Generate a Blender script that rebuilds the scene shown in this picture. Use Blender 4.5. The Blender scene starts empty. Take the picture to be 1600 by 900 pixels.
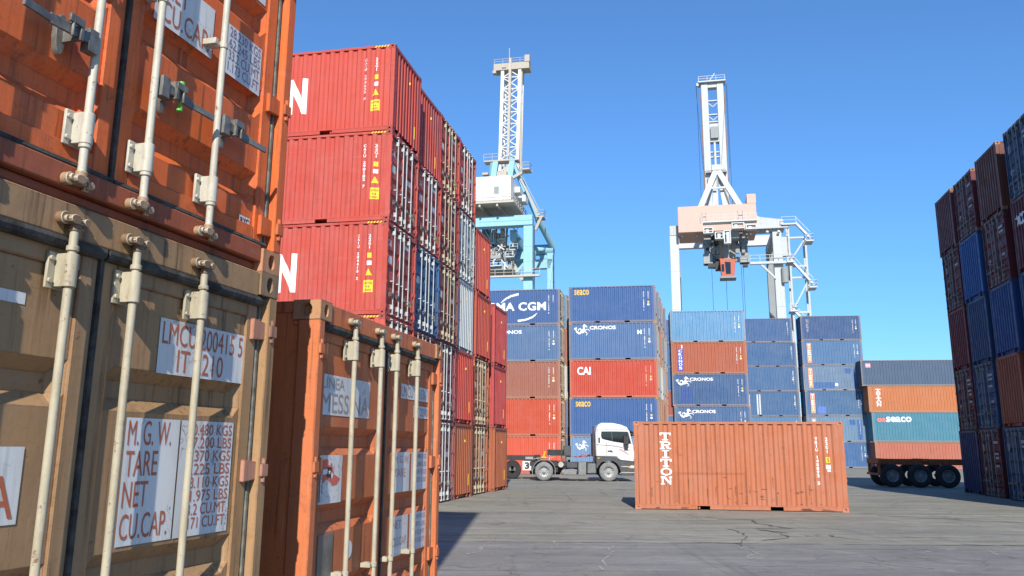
import bpy, bmesh, math, random
from mathutils import Vector, Matrix
R = math.radians
random.seed(7)
sc = bpy.context.scene
COL = sc.collection

# ------------------------------------------------------------------ camera
cam_d = bpy.data.cameras.new('camera'); cam = bpy.data.objects.new('camera', cam_d); COL.objects.link(cam)
pitch, roll, cam_h = R(12.217), R(0.352), 1.732
fw = Vector((0, math.cos(pitch), math.sin(pitch))); r0 = Vector((1, 0, 0)); u0 = r0.cross(fw)
rr = math.cos(roll)*r0 + math.sin(roll)*u0; uu = -math.sin(roll)*r0 + math.cos(roll)*u0
M = Matrix(((rr.x, uu.x, -fw.x, 0), (rr.y, uu.y, -fw.y, 0), (rr.z, uu.z, -fw.z, cam_h), (0, 0, 0, 1)))
cam.matrix_world = M
cam_d.sensor_width = 36; cam_d.lens = 1339.4/1600*36; cam_d.shift_y = -39.3/1600
cam_d.clip_start = 0.05; cam_d.clip_end = 6000
sc.camera = cam
# ------------------------------------------------------------------ light
SUN_EL = 32.7
SUN_AZ = -1.0      # degrees the sun stands to the right of straight behind the camera
wd = bpy.data.worlds.new('World'); sc.world = wd; wd.use_nodes = True
nt = wd.node_tree; bg = nt.nodes['Background']
sky = nt.nodes.new('ShaderNodeTexSky'); sky.sky_type = 'NISHITA'; sky.sun_disc = False
sky.sun_elevation = R(SUN_EL); sky.sun_rotation = R(180-SUN_AZ)
sky.air_density = 5.0; sky.dust_density = 0.0; sky.ozone_density = 10; sky.altitude = 11000
hs = nt.nodes.new('ShaderNodeHueSaturation'); hs.inputs['Saturation'].default_value = 1.02
nt.links.new(sky.outputs[0], hs.inputs['Color']); nt.links.new(hs.outputs[0], bg.inputs[0]); bg.inputs[1].default_value = 0.130
sd = bpy.data.lights.new('sun', 'SUN'); sun = bpy.data.objects.new('sun', sd); COL.objects.link(sun)
sd.energy = 5.0; sd.angle = R(0.5); sd.color = (1.0, 0.95, 0.87)
ldir = Vector((-math.sin(R(SUN_AZ))*math.cos(R(SUN_EL)), math.cos(R(SUN_AZ))*math.cos(R(SUN_EL)), -math.sin(R(SUN_EL))))
sun.rotation_euler = ldir.to_track_quat('-Z', 'Y').to_euler()
sc.view_settings.view_transform = 'Standard'; sc.view_settings.look = 'None'
sc.view_settings.exposure = 0.40; sc.view_settings.gamma = 1.0; sc.view_settings.use_curve_mapping = False

# ------------------------------------------------------------------ materials
MATS = {}
class NT:
    def __init__(s, name):
        s.m = bpy.data.materials.new(name); s.m.use_nodes = True; s.t = s.m.node_tree
        s.b = s.t.nodes['Principled BSDF']
    def n(s, typ, **kw):
        nd = s.t.nodes.new(typ)
        for k, v in kw.items():
            if k.startswith('i_'):
                nd.inputs[k[2:].replace('_', ' ')].default_value = v
            else: setattr(nd, k, v)
        return nd
    def l(s, a, b): s.t.links.new(a, b)
    def coords(s, scale=(1, 1, 1), rnd=True):
        tc = s.n('ShaderNodeTexCoord'); mp = s.n('ShaderNodeMapping'); mp.inputs['Scale'].default_value = scale
        if rnd:
            oi = s.n('ShaderNodeObjectInfo'); mu = s.n('ShaderNodeMath', operation='MULTIPLY'); mu.inputs[1].default_value = 60
            s.l(oi.outputs['Random'], mu.inputs[0]); ad = s.n('ShaderNodeVectorMath', operation='ADD')
            s.l(tc.outputs['Object'], ad.inputs[0]); s.l(mu.outputs[0], ad.inputs[1]); s.l(ad.outputs[0], mp.inputs[0])
        else: s.l(tc.outputs['Object'], mp.inputs[0])
        return mp.outputs[0]
    def noise(s, co, scale, detail=4, rough=.55, dist=0):
        nd = s.n('ShaderNodeTexNoise'); nd.inputs['Scale'].default_value = scale; nd.inputs['Detail'].default_value = detail
        nd.inputs['Roughness'].default_value = rough; nd.inputs['Distortion'].default_value = dist
        s.l(co, nd.inputs['Vector']); return nd.outputs['Fac']
    def ramp(s, f, a, b, va=0, vb=1):
        nd = s.n('ShaderNodeMapRange', clamp=True); nd.inputs[1].default_value = a; nd.inputs[2].default_value = b
        nd.inputs[3].default_value = va; nd.inputs[4].default_value = vb; s.l(f, nd.inputs[0]); return nd.outputs[0]
    def mix(s, f, a, b, blend='MIX'):
        nd = s.n('ShaderNodeMix', data_type='RGBA', blend_type=blend)
        for sock, v in ((nd.inputs[0], f), (nd.inputs[6], a), (nd.inputs[7], b)):
            if hasattr(v, 'links') or hasattr(v, 'is_linked'): s.l(v, sock)
            elif isinstance(v, (int, float)): sock.default_value = v
            else: sock.default_value = (*v, 1)
        return nd.outputs[2]
    def mul(s, a, b):
        nd = s.n('ShaderNodeMath', operation='MULTIPLY')
        for sock, v in ((nd.inputs[0], a), (nd.inputs[1], b)):
            if isinstance(v, (int, float)): sock.default_value = v
            else: s.l(v, sock)
        return nd.outputs[0]

def paint(col, rust=.35, fade=.25, dirt=.45, rough=.5, fine=False):
    key = ('p', col, rust, fade, dirt, rough, fine)
    if key in MATS: return MATS[key]
    t = NT('painted_steel'); c0 = t.coords(); 
    lum = .3*col[0]+.5*col[1]+.2*col[2]
    fcol = tuple(min(.9, c*.72 + (lum*.30+.035)) for c in col)
    dcol = tuple(c*.42+.010 for c in col)
    oi = t.n('ShaderNodeObjectInfo'); tone = t.ramp(oi.outputs['Random'], 0, 1, .86, 1.10)
    hv = t.n('ShaderNodeHueSaturation'); hv.inputs['Color'].default_value = (*col, 1); t.l(tone, hv.inputs['Value'])
    base = t.mix(t.mul(t.ramp(t.noise(c0, 1.1, 5, .6), .38, .68), fade), hv.outputs[0], fcol)
    base = t.mix(t.mul(t.ramp(t.noise(t.coords((.8, .8, 7)), 1.4, 6, .7), .60, .68), .45), base, fcol)
    base = t.mix(t.mul(t.ramp(t.noise(t.coords((1.2, 1.2, 26)), 1.7, 5, .75), .66, .70), .5), base, dcol)
    cs = t.coords((7, 7, .45))
    base = t.mix(t.mul(t.ramp(t.noise(cs, 1.6, 5, .65), .5, .75), dirt), base, dcol)
    base = t.mix(t.mul(t.ramp(t.noise(c0, 2.6, 6, .7), .55, .75), dirt*.55), base, dcol)
    if fine:
        base = t.mix(t.mul(t.ramp(t.noise(c0, 38, 4, .7), .56, .7), .28), base, dcol)
        base = t.mix(t.mul(t.ramp(t.noise(c0, 14, 6, .75), .6, .7), .3), base, fcol)
    rm = t.mul(t.ramp(t.noise(c0, 5.5, 9, .78), .64-.06*rust, .70), min(1, rust*2))
    rcol = t.mix(t.noise(c0, 30, 3), (.10, .038, .018), (.26, .11, .05))
    base = t.mix(rm, base, rcol)
    rs = t.mul(t.ramp(t.noise(t.coords((9, 9, .9)), 3.2, 7, .7), .63, .72), rust*.8)
    base = t.mix(rs, base, (.15, .06, .03))
    if fine:
        be = t.n('ShaderNodeBevel', samples=4); be.inputs['Radius'].default_value = .012
        ge = t.n('ShaderNodeNewGeometry'); do = t.n('ShaderNodeVectorMath', operation='DOT_PRODUCT'); t.l(be.outputs[0], do.inputs[0]); t.l(ge.outputs['Normal'], do.inputs[1])
        ed = t.ramp(do.outputs['Value'], .99, .86, 0, 1)
        em = t.mul(ed, t.ramp(t.noise(c0, 11, 7, .75), .36, .54))
        base = t.mix(em, base, t.mix(t.noise(c0, 50, 3), (.055, .025, .015), (.24, .12, .06)))
        chip = t.ramp(t.noise(c0, 22, 9, .85), .625, .65)
        base = t.mix(t.mul(chip, .8), base, (.07, .03, .018))
        blot = t.ramp(t.noise(c0, 4.2, 8, .8, .5), .56, .66)
        base = t.mix(t.mul(blot, .45), base, tuple(c*.5+.02 for c in col))
        scr = t.ramp(t.noise(t.coords((60, 60, 2.5)), 1.0, 3, .6), .66, .70)
        base = t.mix(t.mul(scr, t.mul(t.ramp(t.noise(c0, 1.6, 3), .45, .6), .6)), base, tuple(min(.8, c*1.1+.10) for c in col))
        run = t.mul(t.ramp(t.noise(t.coords((16, 16, .5)), 1.5, 6, .7), .53, .66), t.ramp(t.noise(c0, 1.3, 3), .38, .56))
        base = t.mix(t.mul(run, .75), base, (.085, .045, .025))
    t.l(base, t.b.inputs['Base Color'])
    t.l(t.ramp(t.noise(c0, 4, 4), .3, .7, rough-.08, rough+.2), t.b.inputs['Roughness'])
    t.b.inputs['Specular IOR Level'].default_value = .26
    bp = t.n('ShaderNodeBump'); bp.inputs['Strength'].default_value = .35 if fine else .5; bp.inputs['Distance'].default_value = .012
    t.l(t.noise(c0, 3.0 if not fine else 5.0, 3, .5), bp.inputs['Height'])
    if fine:
        b2 = t.n('ShaderNodeBump'); b2.inputs['Strength'].default_value = .25; b2.inputs['Distance'].default_value = .002
        t.l(t.noise(c0, 90, 4, .6), b2.inputs['Height']); t.l(bp.outputs[0], b2.inputs['Normal']); bp = b2
    t.l(bp.outputs[0], t.b.inputs['Normal'])
    MATS[key] = t.m; return t.m

def plain(name, col, rough=.6, metal=0, var=.25, scale=6, spec=.4, bump=0):
    key = ('s', name, col, rough, metal)
    if key in MATS: return MATS[key]
    t = NT(name); c = t.coords()
    d = tuple(x*(1-var) for x in col); h = tuple(min(.95, x*(1+var*.5)) for x in col)
    b = t.mix(t.ramp(t.noise(c, scale, 6, .65), .3, .7), d, h)
    t.l(b, t.b.inputs['Base Color']); t.b.inputs['Roughness'].default_value = rough; t.b.inputs['Metallic'].default_value = metal
    t.b.inputs['Specular IOR Level'].default_value = spec
    if bump:
        bp = t.n('ShaderNodeBump'); bp.inputs['Strength'].default_value = bump; bp.inputs['Distance'].default_value = .01
        t.l(t.noise(c, scale*4, 4), bp.inputs['Height']); t.l(bp.outputs[0], t.b.inputs['Normal'])
    MATS[key] = t.m; return t.m

def sticker(col, wear=.5):
    key = ('st', col, wear)
    if key in MATS: return MATS[key]
    t = NT('printed_film'); c = t.coords()
    b = t.mix(t.mul(t.ramp(t.noise(c, 3, 5, .6), .4, .7), .5), col, tuple(x*.72 for x in col))
    vo = t.n('ShaderNodeTexVoronoi', feature='DISTANCE_TO_EDGE'); vo.inputs['Scale'].default_value = 9
    nz = t.n('ShaderNodeTexNoise'); nz.inputs['Scale'].default_value = 6; t.l(c, nz.inputs['Vector'])
    av = t.n('ShaderNodeVectorMath', operation='MULTIPLY_ADD'); av.inputs[1].default_value = (.5, .5, .5)
    t.l(nz.outputs['Color'], av.inputs[0]); t.l(c, av.inputs[2]); t.l(av.outputs[0], vo.inputs['Vector'])
    crack = t.ramp(vo.outputs['Distance'], .0, .03, 1, 0)
    crack = t.mul(crack, t.ramp(t.noise(c, 2.3, 3), .5, .56))
    peel = t.ramp(t.noise(c, 13, 9, .85, .6), .63, .66)
    f = t.n('ShaderNodeMath', operation='MAXIMUM'); t.l(crack, f.inputs[0]); t.l(peel, f.inputs[1])
    b = t.mix(t.mul(f.outputs[0], wear), b, tuple(x*.3+.03 for x in col))
    b = t.mix(t.mul(t.ramp(t.noise(t.coords((14, 14, .8)), 1.5, 6, .7), .52, .72), .4*wear), b, (.16, .11, .075))
    t.l(b, t.b.inputs['Base Color']); t.b.inputs['Roughness'].default_value = .5
    MATS[key] = t.m; return t.m

def bar_mat(col, rust):
    key = ('bar', col, rust)
    if key in MATS: return MATS[key]
    t = NT('bar_paint'); c = t.coords()
    b = t.mix(t.ramp(t.noise(c, 5, 6, .7), .4, .7), col, tuple(x*.78 for x in col))
    b = t.mix(t.mul(t.ramp(t.noise(t.coords((3, 3, .6)), 9, 6, .7), .5, .68), .55), b, tuple(x*.6 for x in (col[0], col[1]*.9, col[2]*.75)))
    b = t.mix(t.mul(t.ramp(t.noise(c, 22, 7, .8), .60, .65), min(1, rust*1.5)), b, (.16, .07, .03))
    b = t.mix(t.mul(t.ramp(t.noise(t.coords((5, 5, 1.2)), 14, 7, .75), .60, .66), .7*rust+.1), b, (.20, .10, .045))
    b = t.mix(t.mul(t.ramp(t.noise(c, 60, 5, .7), .64, .68), .6*rust), b, (.09, .06, .04))
    t.l(b, t.b.inputs['Base Color']); t.b.inputs['Roughness'].default_value = .55
    MATS[key] = t.m; return t.m

RUBBER = plain('rubber', (.03, .03, .032), .75, var=.4)
GASKET = plain('dusty_rubber', (.062, .058, .052), .85, var=.85, scale=11, bump=.4)
GASKETD = plain('dusty_light_rubber', (.17, .165, .135), .85, var=.7, scale=14)
STEEL = plain('worn_steel', (.20, .19, .17), .5, .3, var=.5, scale=20)
DARK = plain('dark_steel', (.03, .03, .033), .6, var=.4)
RUST = plain('rusted_cam', (.30, .13, .07), .8, var=.6, scale=30)
FLOORM = plain('weathered_floor', (.05, .04, .035), .9, var=.4)

# ------------------------------------------------------------------ mesh helper
class MB:
    def __init__(s): s.v = []; s.f = []; s.mi = []; s.cur = 0
    def add(s, vs, fs):
        o = len(s.v); s.v += [tuple(v) for v in vs]
        for f in fs: s.f.append([i+o for i in f]); s.mi.append(s.cur)
    def box(s, x0, x1, y0, y1, z0, z1):
        x0, x1 = min(x0, x1), max(x0, x1); y0, y1 = min(y0, y1), max(y0, y1); z0, z1 = min(z0, z1), max(z0, z1)
        s.add([(x0, y0, z0), (x1, y0, z0), (x1, y1, z0), (x0, y1, z0), (x0, y0, z1), (x1, y0, z1), (x1, y1, z1), (x0, y1, z1)],
              [(0, 3, 2, 1), (4, 5, 6, 7), (0, 1, 5, 4), (1, 2, 6, 5), (2, 3, 7, 6), (3, 0, 4, 7)])
    def bar(s, p, q, w, h=None, up=(0, 0, 1)):
        h = h or w; p, q = Vector(p), Vector(q); d = (q-p).normalized(); up = Vector(up)
        if abs(d.dot(up)) > .98: up = Vector((0, 1, 0))
        a = d.cross(up).normalized()*w/2; b = a.cross(d).normalized()*h/2
        c = [p-a-b, p+a-b, p+a+b, p-a+b, q-a-b, q+a-b, q+a+b, q-a+b]
        s.add(c, [(0, 3, 2, 1), (4, 5, 6, 7), (0, 1, 5, 4), (1, 2, 6, 5), (2, 3, 7, 6), (3, 0, 4, 7)])
    def tube(s, p, q, r, n=10, r2=None):
        p, q = Vector(p), Vector(q); d = (q-p).normalized(); up = Vector((0, 0, 1)) if abs(d.z) < .9 else Vector((1, 0, 0))
        a = d.cross(up).normalized(); b = a.cross(d); r2 = r if r2 is None else r2
        vs = [p+r*(math.cos(t)*a+math.sin(t)*b) for t in [2*math.pi*i/n for i in range(n)]]
        vs += [q+r2*(math.cos(t)*a+math.sin(t)*b) for t in [2*math.pi*i/n for i in range(n)]]
        s.add(vs, [(i, (i+1) % n, n+(i+1) % n, n+i) for i in range(n)]+[tuple(range(n))[::-1], tuple(range(n, 2*n))])
    def path(s, pts, r, n=8):
        for a, b in zip(pts, pts[1:]): s.tube(a, b, r, n)
    def prism(s, pts, axis, a, b):
        # polygon pts in the two other axes, extruded along axis from a to b
        n = len(pts)
        def m(p, t): return {'x': (t, p[0], p[1]), 'y': (p[0], t, p[1]), 'z': (p[0], p[1], t)}[axis]
        s.add([m(p, a) for p in pts]+[m(p, b) for p in pts],
              [(i, (i+1) % n, n+(i+1) % n, n+i) for i in range(n)]+[tuple(range(n))[::-1], tuple(range(n, 2*n))])
    def lathe(s, prof, center, n=28, close=True):
        # profile (r, y) about the local Y axis
        cx, cy, cz = center; k = len(prof); vs = []
        for i in range(n):
            t = 2*math.pi*i/n
            vs += [(cx+r*math.cos(t), cy+y, cz+r*math.sin(t)) for r, y in prof]
        fs = []
        for i in range(n):
            for j in range(k-1):
                fs.append((i*k+j, i*k+j+1, ((i+1) % n)*k+j+1, ((i+1) % n)*k+j))
        s.add(vs, fs)
    def mesh(s, name, bevel=0, smooth=False, recalc=True):
        me = bpy.data.meshes.new(name); me.from_pydata(s.v, [], s.f)
        for p, m in zip(me.polygons, s.mi): p.material_index = m
        bm = bmesh.new(); bm.from_mesh(me)
        if recalc: bmesh.ops.recalc_face_normals(bm, faces=bm.faces)
        if bevel:
            ed = [e for e in bm.edges if e.is_manifold and e.calc_face_angle(0) > .6]
            bmesh.ops.bevel(bm, geom=ed, offset=bevel, segments=1, affect='EDGES', clamp_overlap=True)
        bm.to_mesh(me); bm.free()
        if smooth:
            for p in me.polygons: p.use_smooth = True
            try: me.set_sharp_from_angle(angle=R(38))
            except Exception: pass
        return me
    def build(s, name, mats, parent=None, bevel=0, smooth=False):
        return put(s.mesh(name, bevel, smooth), name, mats, parent)

def put(me, name, mats, parent=None):
    o = bpy.data.objects.new(name, me); COL.objects.link(o)
    mats = mats if isinstance(mats, (list, tuple)) else [mats]
    while len(me.materials) < len(mats): me.materials.append(None)
    for i, m in enumerate(mats):
        o.material_slots[i].link = 'OBJECT'; o.material_slots[i].material = m
    o.parent = parent
    return o
def tag(o, label, cat, group=None, kind=None):
    if label: o['label'] = label
    if cat: o['category'] = cat
    if group: o['group'] = group
    if kind: o['kind'] = kind
    return o
def thing(name, label, cat, loc, rz=0, group=None):
    o = bpy.data.objects.new(name, None); COL.objects.link(o); o.empty_display_size = .3
    o.location = loc; o.rotation_euler = (0, 0, rz); return tag(o, label, cat, group)

# ------------------------------------------------------------------ lettering: flat polygons in (u, v), fitted to a rectangle
TXT = {}
def text_polys(body, bold=.0, gap=1.0):
    k = (body, bold, gap)
    if k in TXT: return TXT[k]
    cu = bpy.data.curves.new('lettering', 'FONT'); cu.body = body; cu.size = 1; cu.offset = bold; cu.resolution_u = 3; cu.space_character = gap
    ob = bpy.data.objects.new('lettering', cu); COL.objects.link(ob)
    dg = bpy.context.evaluated_depsgraph_get(); dg.update()
    me = bpy.data.meshes.new_from_object(ob.evaluated_get(dg))
    vs = [(v.co.x, v.co.y) for v in me.vertices]; fs = [list(p.vertices) for p in me.polygons]
    bpy.data.objects.remove(ob); bpy.data.curves.remove(cu); bpy.data.meshes.remove(me)
    TXT[k] = (vs, fs); return TXT[k]
def fit(P, u0, u1, v0, v1):
    vs, fs = P; xs = [v[0] for v in vs]; ys = [v[1] for v in vs]
    a, b, c, d = min(xs), max(xs), min(ys), max(ys)
    return [(u0+(x-a)/max(b-a, 1e-6)*(u1-u0), v0+(y-c)/max(d-c, 1e-6)*(v1-v0)) for x, y in vs], fs
def join(*Ps):
    V, F = [], []
    for vs, fs in Ps:
        o = len(V); V += vs; F += [[i+o for i in f] for f in fs]
    return V, F
def word(body, u0, u1, v0, v1, bold=0.0, gap=1.0): return fit(text_polys(body, bold, gap), u0, u1, v0, v1)
def rect(u0, u1, v0, v1): return [(u0, v0), (u1, v0), (u1, v1), (u0, v1)], [[0, 1, 2, 3]]
def poly(*pts): return list(pts), [list(range(len(pts)))]
def disc(u, v, r, n=20): return [(u+r*math.cos(2*math.pi*i/n), v+r*math.sin(2*math.pi*i/n)) for i in range(n)], [list(range(n))]
def vertical(body, uc, v0, v1, w, bold=.02):
    n = len(body); h = (v1-v0)/n; out = []
    for i, ch in enumerate(body):
        if ch == ' ': continue
        ww = w*.3 if ch in '1I' else w
        out.append(word(ch, uc-ww/2, uc+ww/2, v1-(i+1)*h+h*.12, v1-i*h-h*.06, bold))
    return join(*out)
def band(pts, w):
    # ribbon along a polyline with width (list or number), as separate quads sharing vertices
    V, F = [], []; n = len(pts)
    for i, p in enumerate(pts):
        a = pts[max(0, i-1)]; b = pts[min(n-1, i+1)]; d = Vector((b[0]-a[0], b[1]-a[1])).normalized()
        ww = (w[i] if isinstance(w, (list, tuple)) else w)/2
        V += [(p[0]-d.y*ww, p[1]+d.x*ww), (p[0]+d.y*ww, p[1]-d.x*ww)]
        if i: F.append([2*i-2, 2*i-1, 2*i+1, 2*i])
    return V, F
def arc(cx, cy, rx, ry, a0, a1, n=14): return [(cx+rx*math.cos(R(a0+(a1-a0)*i/n)), cy+ry*math.sin(R(a0+(a1-a0)*i/n))) for i in range(n+1)]
# slab-serif capitals on a 10 x 10 grid; every piece butts against the next
def slab(ch):
    q = rect
    if ch == 'T': return join(q(0, 10, 8.2, 10), q(0, 1.5, 6.6, 8.2), q(8.5, 10, 6.6, 8.2), q(3.8, 6.2, 1.5, 8.2), q(2.2, 7.8, 0, 1.5))
    if ch == 'I': return join(q(1.6, 8.4, 8.5, 10), q(3.8, 6.2, 1.5, 8.5), q(1.6, 8.4, 0, 1.5))
    if ch == 'O':
        return band(arc(5, 5, 4.1, 4.2, 0, 360, 28), 1.9)
    if ch == 'N':
        return join(q(0, 2.4, 8.6, 10), q(.9, 2.3, 1.4, 8.6), q(0, 3.4, 0, 1.4), q(7, 10, 8.6, 10), q(7.7, 9.1, 0, 8.6),
                    poly((2.4, 10), (4.1, 10), (7.7, 3.6), (7.7, 0), (2.4, 8.6)))
    if ch == 'R':
        return join(q(0, 1.2, 8.5, 10), q(0, 4.2, 0, 1.5), q(1.2, 3.4, 1.5, 10), q(3.4, 6.3, 8.5, 10), q(3.4, 6.0, 4.4, 5.8),
                    band([(6.3, 9.25)]+arc(6.3, 7.2, 2.2, 2.05, 80, -80, 10)+[(6.0, 5.1)], 1.7),
                    poly((5, 4.4), (7.4, 4.4), (8.5, 1.5), (10, 1.5), (10, 0), (6.6, 0)))
def slab_vertical(body, u0, u1, v0, v1):
    n = len(body); h = (v1-v0)/n
    return join(*[fit(slab(c), u0+(.18*(u1-u0) if c == 'I' else 0), u1-(.18*(u1-u0) if c == 'I' else 0), v1-(i+1)*h+h*.10, v1-i*h) for i, c in enumerate(body)])

# ------------------------------------------------------------------ containers
W = 2.438
def corr_breaks(s0, s1, pitch, flat_o, flat_i, depth):
    n = int((s1-s0-flat_o)/pitch); sl = (pitch-flat_o-flat_i)/2
    m = (s1-s0-n*pitch-flat_o)/2; out = [(s0, 0.0)]; s = s0+m
    for i in range(n):
        out += [(s+flat_o, 0), (s+flat_o+sl, depth), (s+flat_o+sl+flat_i, depth), (s+pitch, 0)]; s += pitch
    out.append((s1, 0.0)); return out
def interp(br, s):
    for (a, da), (b, db) in zip(br, br[1:]):
        if a <= s <= b: return da+(db-da)*(s-a)/max(b-a, 1e-9)
    return 0.0
def side_br(L): return corr_breaks(-L/2+.13, L/2-.13, .278, .092, .088, .044)
END_BR = corr_breaks(-W/2+.09, W/2-.09, .25, .085, .095, .052)
CACHE = {}
def cached(key, fn):
    if key not in CACHE: CACHE[key] = fn()
    return CACHE[key]

def frame_mesh(L, H, pockets):
    b = MB(); x = L/2; y = W/2
    for sy in (-1, 1):
        b.box(x-.14, x-.001, sy*(y-.072), sy*(y-.002), .119, H-.119)
        b.box(-x+.001, -x+.12, sy*(y-.088), sy*(y-.002), .119, H-.119)
        segs = [(-x+.179, x-.179)]
        if pockets:
            segs = [(-x+.179, -1.22), (-.86, .86), (1.22, x-.179)]
        for a, c in segs: b.box(a, c, sy*(y-.05), sy*(y-.006), .018, .118)
        b.box(-x+.121, x-.141, sy*(y-.055), sy*(y-.008), .119, .152)
        b.box(-x+.179, x-.179, sy*(y-.06), sy*(y-.004), H-.075, H-.006)
        b.box(-x+.121, -x+.179, sy*(y-.058), sy*(y-.006), H-.152, H-.119); b.box(x-.179, x-.141, sy*(y-.058), sy*(y-.006), H-.152, H-.119)
    b.box(-x+.006, -x+.07, -y+.163, y-.163, H-.11, H-.008); b.box(-x+.10, -x+.16, -y+.163, y-.163, .03, .148)
    for yy in (-.62, .62): b.box(-x+.015, -x+.099, yy-.05, yy+.05, .03, .13)
    b.box(-x+.12, x-.12, -y+.06, y-.06, .135, .165)
    k = -x+.6
    while k < x-.5:
        b.box(k, k+.05, -y+.06, y-.06, .03, .134); k += .62
    return b.mesh('frame', .004)
def header_mesh(L, H):
    b = MB(); x = L/2; b.box(x-.10, x-.012, -W/2+.163, W/2-.163, H-.130, H-.005); return b.mesh('door_header', .006)
def sill_mesh(L, H):
    b = MB(); x = L/2; b.box(x-.10, x-.014, -W/2+.163, W/2-.163, .046, .132); b.box(x-.10, x-.05, -W/2+.163, W/2-.163, .006, .045); return b.mesh('door_sill', .006)
def casting_mesh(L, H, sx, sy, sz):
    dx, dy, dz = .178, .162, .118
    b = MB()
    def ring(o, e1, e2, nrm, s1, s2, h1, h2):
        o, e1, e2, nrm = map(Vector, (o, e1, e2, nrm)); pr, ph = [], []
        for k in range(4):
            for t in (0, .33, .67):
                pr.append([(t*s1, 0), (s1, t*s2), (s1-t*s1, s2), (0, s2-t*s2)][k])
        for p in pr:
            a = math.atan2((p[1]-s2/2)/s2, (p[0]-s1/2)/s1); ph.append((s1/2+h1/2*math.cos(a), s2/2+h2/2*math.sin(a)))
        n = 12; vs = [o+e1*p[0]+e2*p[1] for p in pr]+[o+e1*p[0]+e2*p[1] for p in ph]+[o+e1*p[0]+e2*p[1]-nrm*.04 for p in ph]
        fs = [(i, (i+1) % n, n+(i+1) % n, n+i) for i in range(n)]+[(n+i, n+(i+1) % n, 2*n+(i+1) % n, 2*n+i) for i in range(n)]+[tuple(range(2*n, 3*n))]
        b.add(vs, fs)
    ring((0, -dy, -dz), (0, 1, 0), (0, 0, 1), (1, 0, 0), dy, dz, .062, .080)
    ring((0, 0, -dz), (-1, 0, 0), (0, 0, 1), (0, 1, 0), dx, dz, .070, .080)
    ring((0, 0, 0), (-1, 0, 0), (0, -1, 0), (0, 0, 1), dx, dy, .110, .062)
    b.add([(0, 0, -dz), (-dx, 0, -dz), (-dx, -dy, -dz), (0, -dy, -dz), (0, -dy, 0), (-dx, -dy, 0), (-dx, 0, 0)],
          [(0, 1, 2, 3), (3, 2, 5, 4), (1, 6, 5, 2)])
    b.v = [(sx*(L/2+p[0]), sy*(W/2+p[1]), (H+p[2]) if sz > 0 else -p[2]) for p in b.v]
    me = b.mesh('corner_casting', 0, recalc=False)
    bm = bmesh.new(); bm.from_mesh(me); bmesh.ops.remove_doubles(bm, verts=bm.verts, dist=.0004)
    bmesh.ops.recalc_face_normals(bm, faces=bm.faces); bm.to_mesh(me); bm.free(); return me
def side_mesh(L, H, sy):
    br = side_br(L); b = MB(); z0, z1 = .153, H-.076; vs = []; fs = []
    for s, d in br:
        yy = sy*(W/2-.012-d); vs += [(s, yy, z0), (s, yy, z1)]
    for i in range(len(br)-1): fs.append((2*i, 2*i+2, 2*i+3, 2*i+1) if sy < 0 else (2*i, 2*i+1, 2*i+3, 2*i+2))
    b.add(vs, fs); return b.mesh('side_panel', 0, recalc=False)
def end_mesh(L, H):
    b = MB(); z0, z1 = .151, H-.111; vs = []; fs = []
    for s, d in END_BR:
        vs += [(-L/2+.014+d, s, z0), (-L/2+.014+d, s, z1)]
    for i in range(len(END_BR)-1): fs.append((2*i, 2*i+1, 2*i+3, 2*i+2))
    b.add(vs, fs); return b.mesh('end_panel', 0, recalc=False)
def roof_mesh(L, H):
    br = corr_breaks(-L/2+.18, L/2-.18, .21, .09, .06, .02); b = MB(); vs = []; fs = []
    for s, d in br: vs += [(s, -W/2+.061, H-.02-d), (s, W/2-.061, H-.02-d)]
    for i in range(len(br)-1): fs.append((2*i, 2*i+2, 2*i+3, 2*i+1))
    b.add(vs, fs); return b.mesh('roof_panel', 0, recalc=False)
TROUGH = {'A': (.42, .87, 1.32, 1.77), 'B': (.55, 1.25, 1.95), 'C': (.34, .76, 1.22, 1.66, 2.06)}
def door_z(H): return .150, H-.155
def leaf_u(s): return (.112, 1.208) if s < 0 else (1.230, 2.326)
def door_mesh(L, H, s, style):
    b = MB(); xd = L/2-.045; ua, ub = leaf_u(s); z0, z1 = door_z(H); y = lambda u: u-W/2
    m = .085; t = .075
    b.box(xd-.05, xd, y(ua), y(ua+m), z0, z1); b.box(xd-.05, xd, y(ub-m), y(ub), z0, z1)
    b.box(xd-.05, xd-.001, y(ua+m), y(ub-m), z0, z0+t); b.box(xd-.05, xd-.001, y(ua+m), y(ub-m), z1-t, z1)
    c = MB(); us = [ua+m, ua+m+.05, ub-m-.05, ub-m]; prof = [(z0+t, 0)]
    for zc in TROUGH[style]:
        prof += [(zc-.085, 0), (zc-.035, .05), (zc+.035, .05), (zc+.085, 0)]
    prof.append((z1-t, 0)); vs = []; fs = []
    for z, d in prof:
        for i, u in enumerate(us): vs.append((xd-.012-(d if i in (1, 2) else 0), y(u), z))
    for j in range(len(prof)-1):
        for i in range(3): fs.append((j*4+i, j*4+i+1, j*4+i+5, j*4+i+4))
    me = b.mesh('door', .004); bm = bmesh.new(); bm.from_mesh(me)
    bv = [bm.verts.new(v) for v in vs]
    for f in fs: bm.faces.new([bv[i] for i in f])
    bm.to_mesh(me); bm.free(); return me
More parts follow.
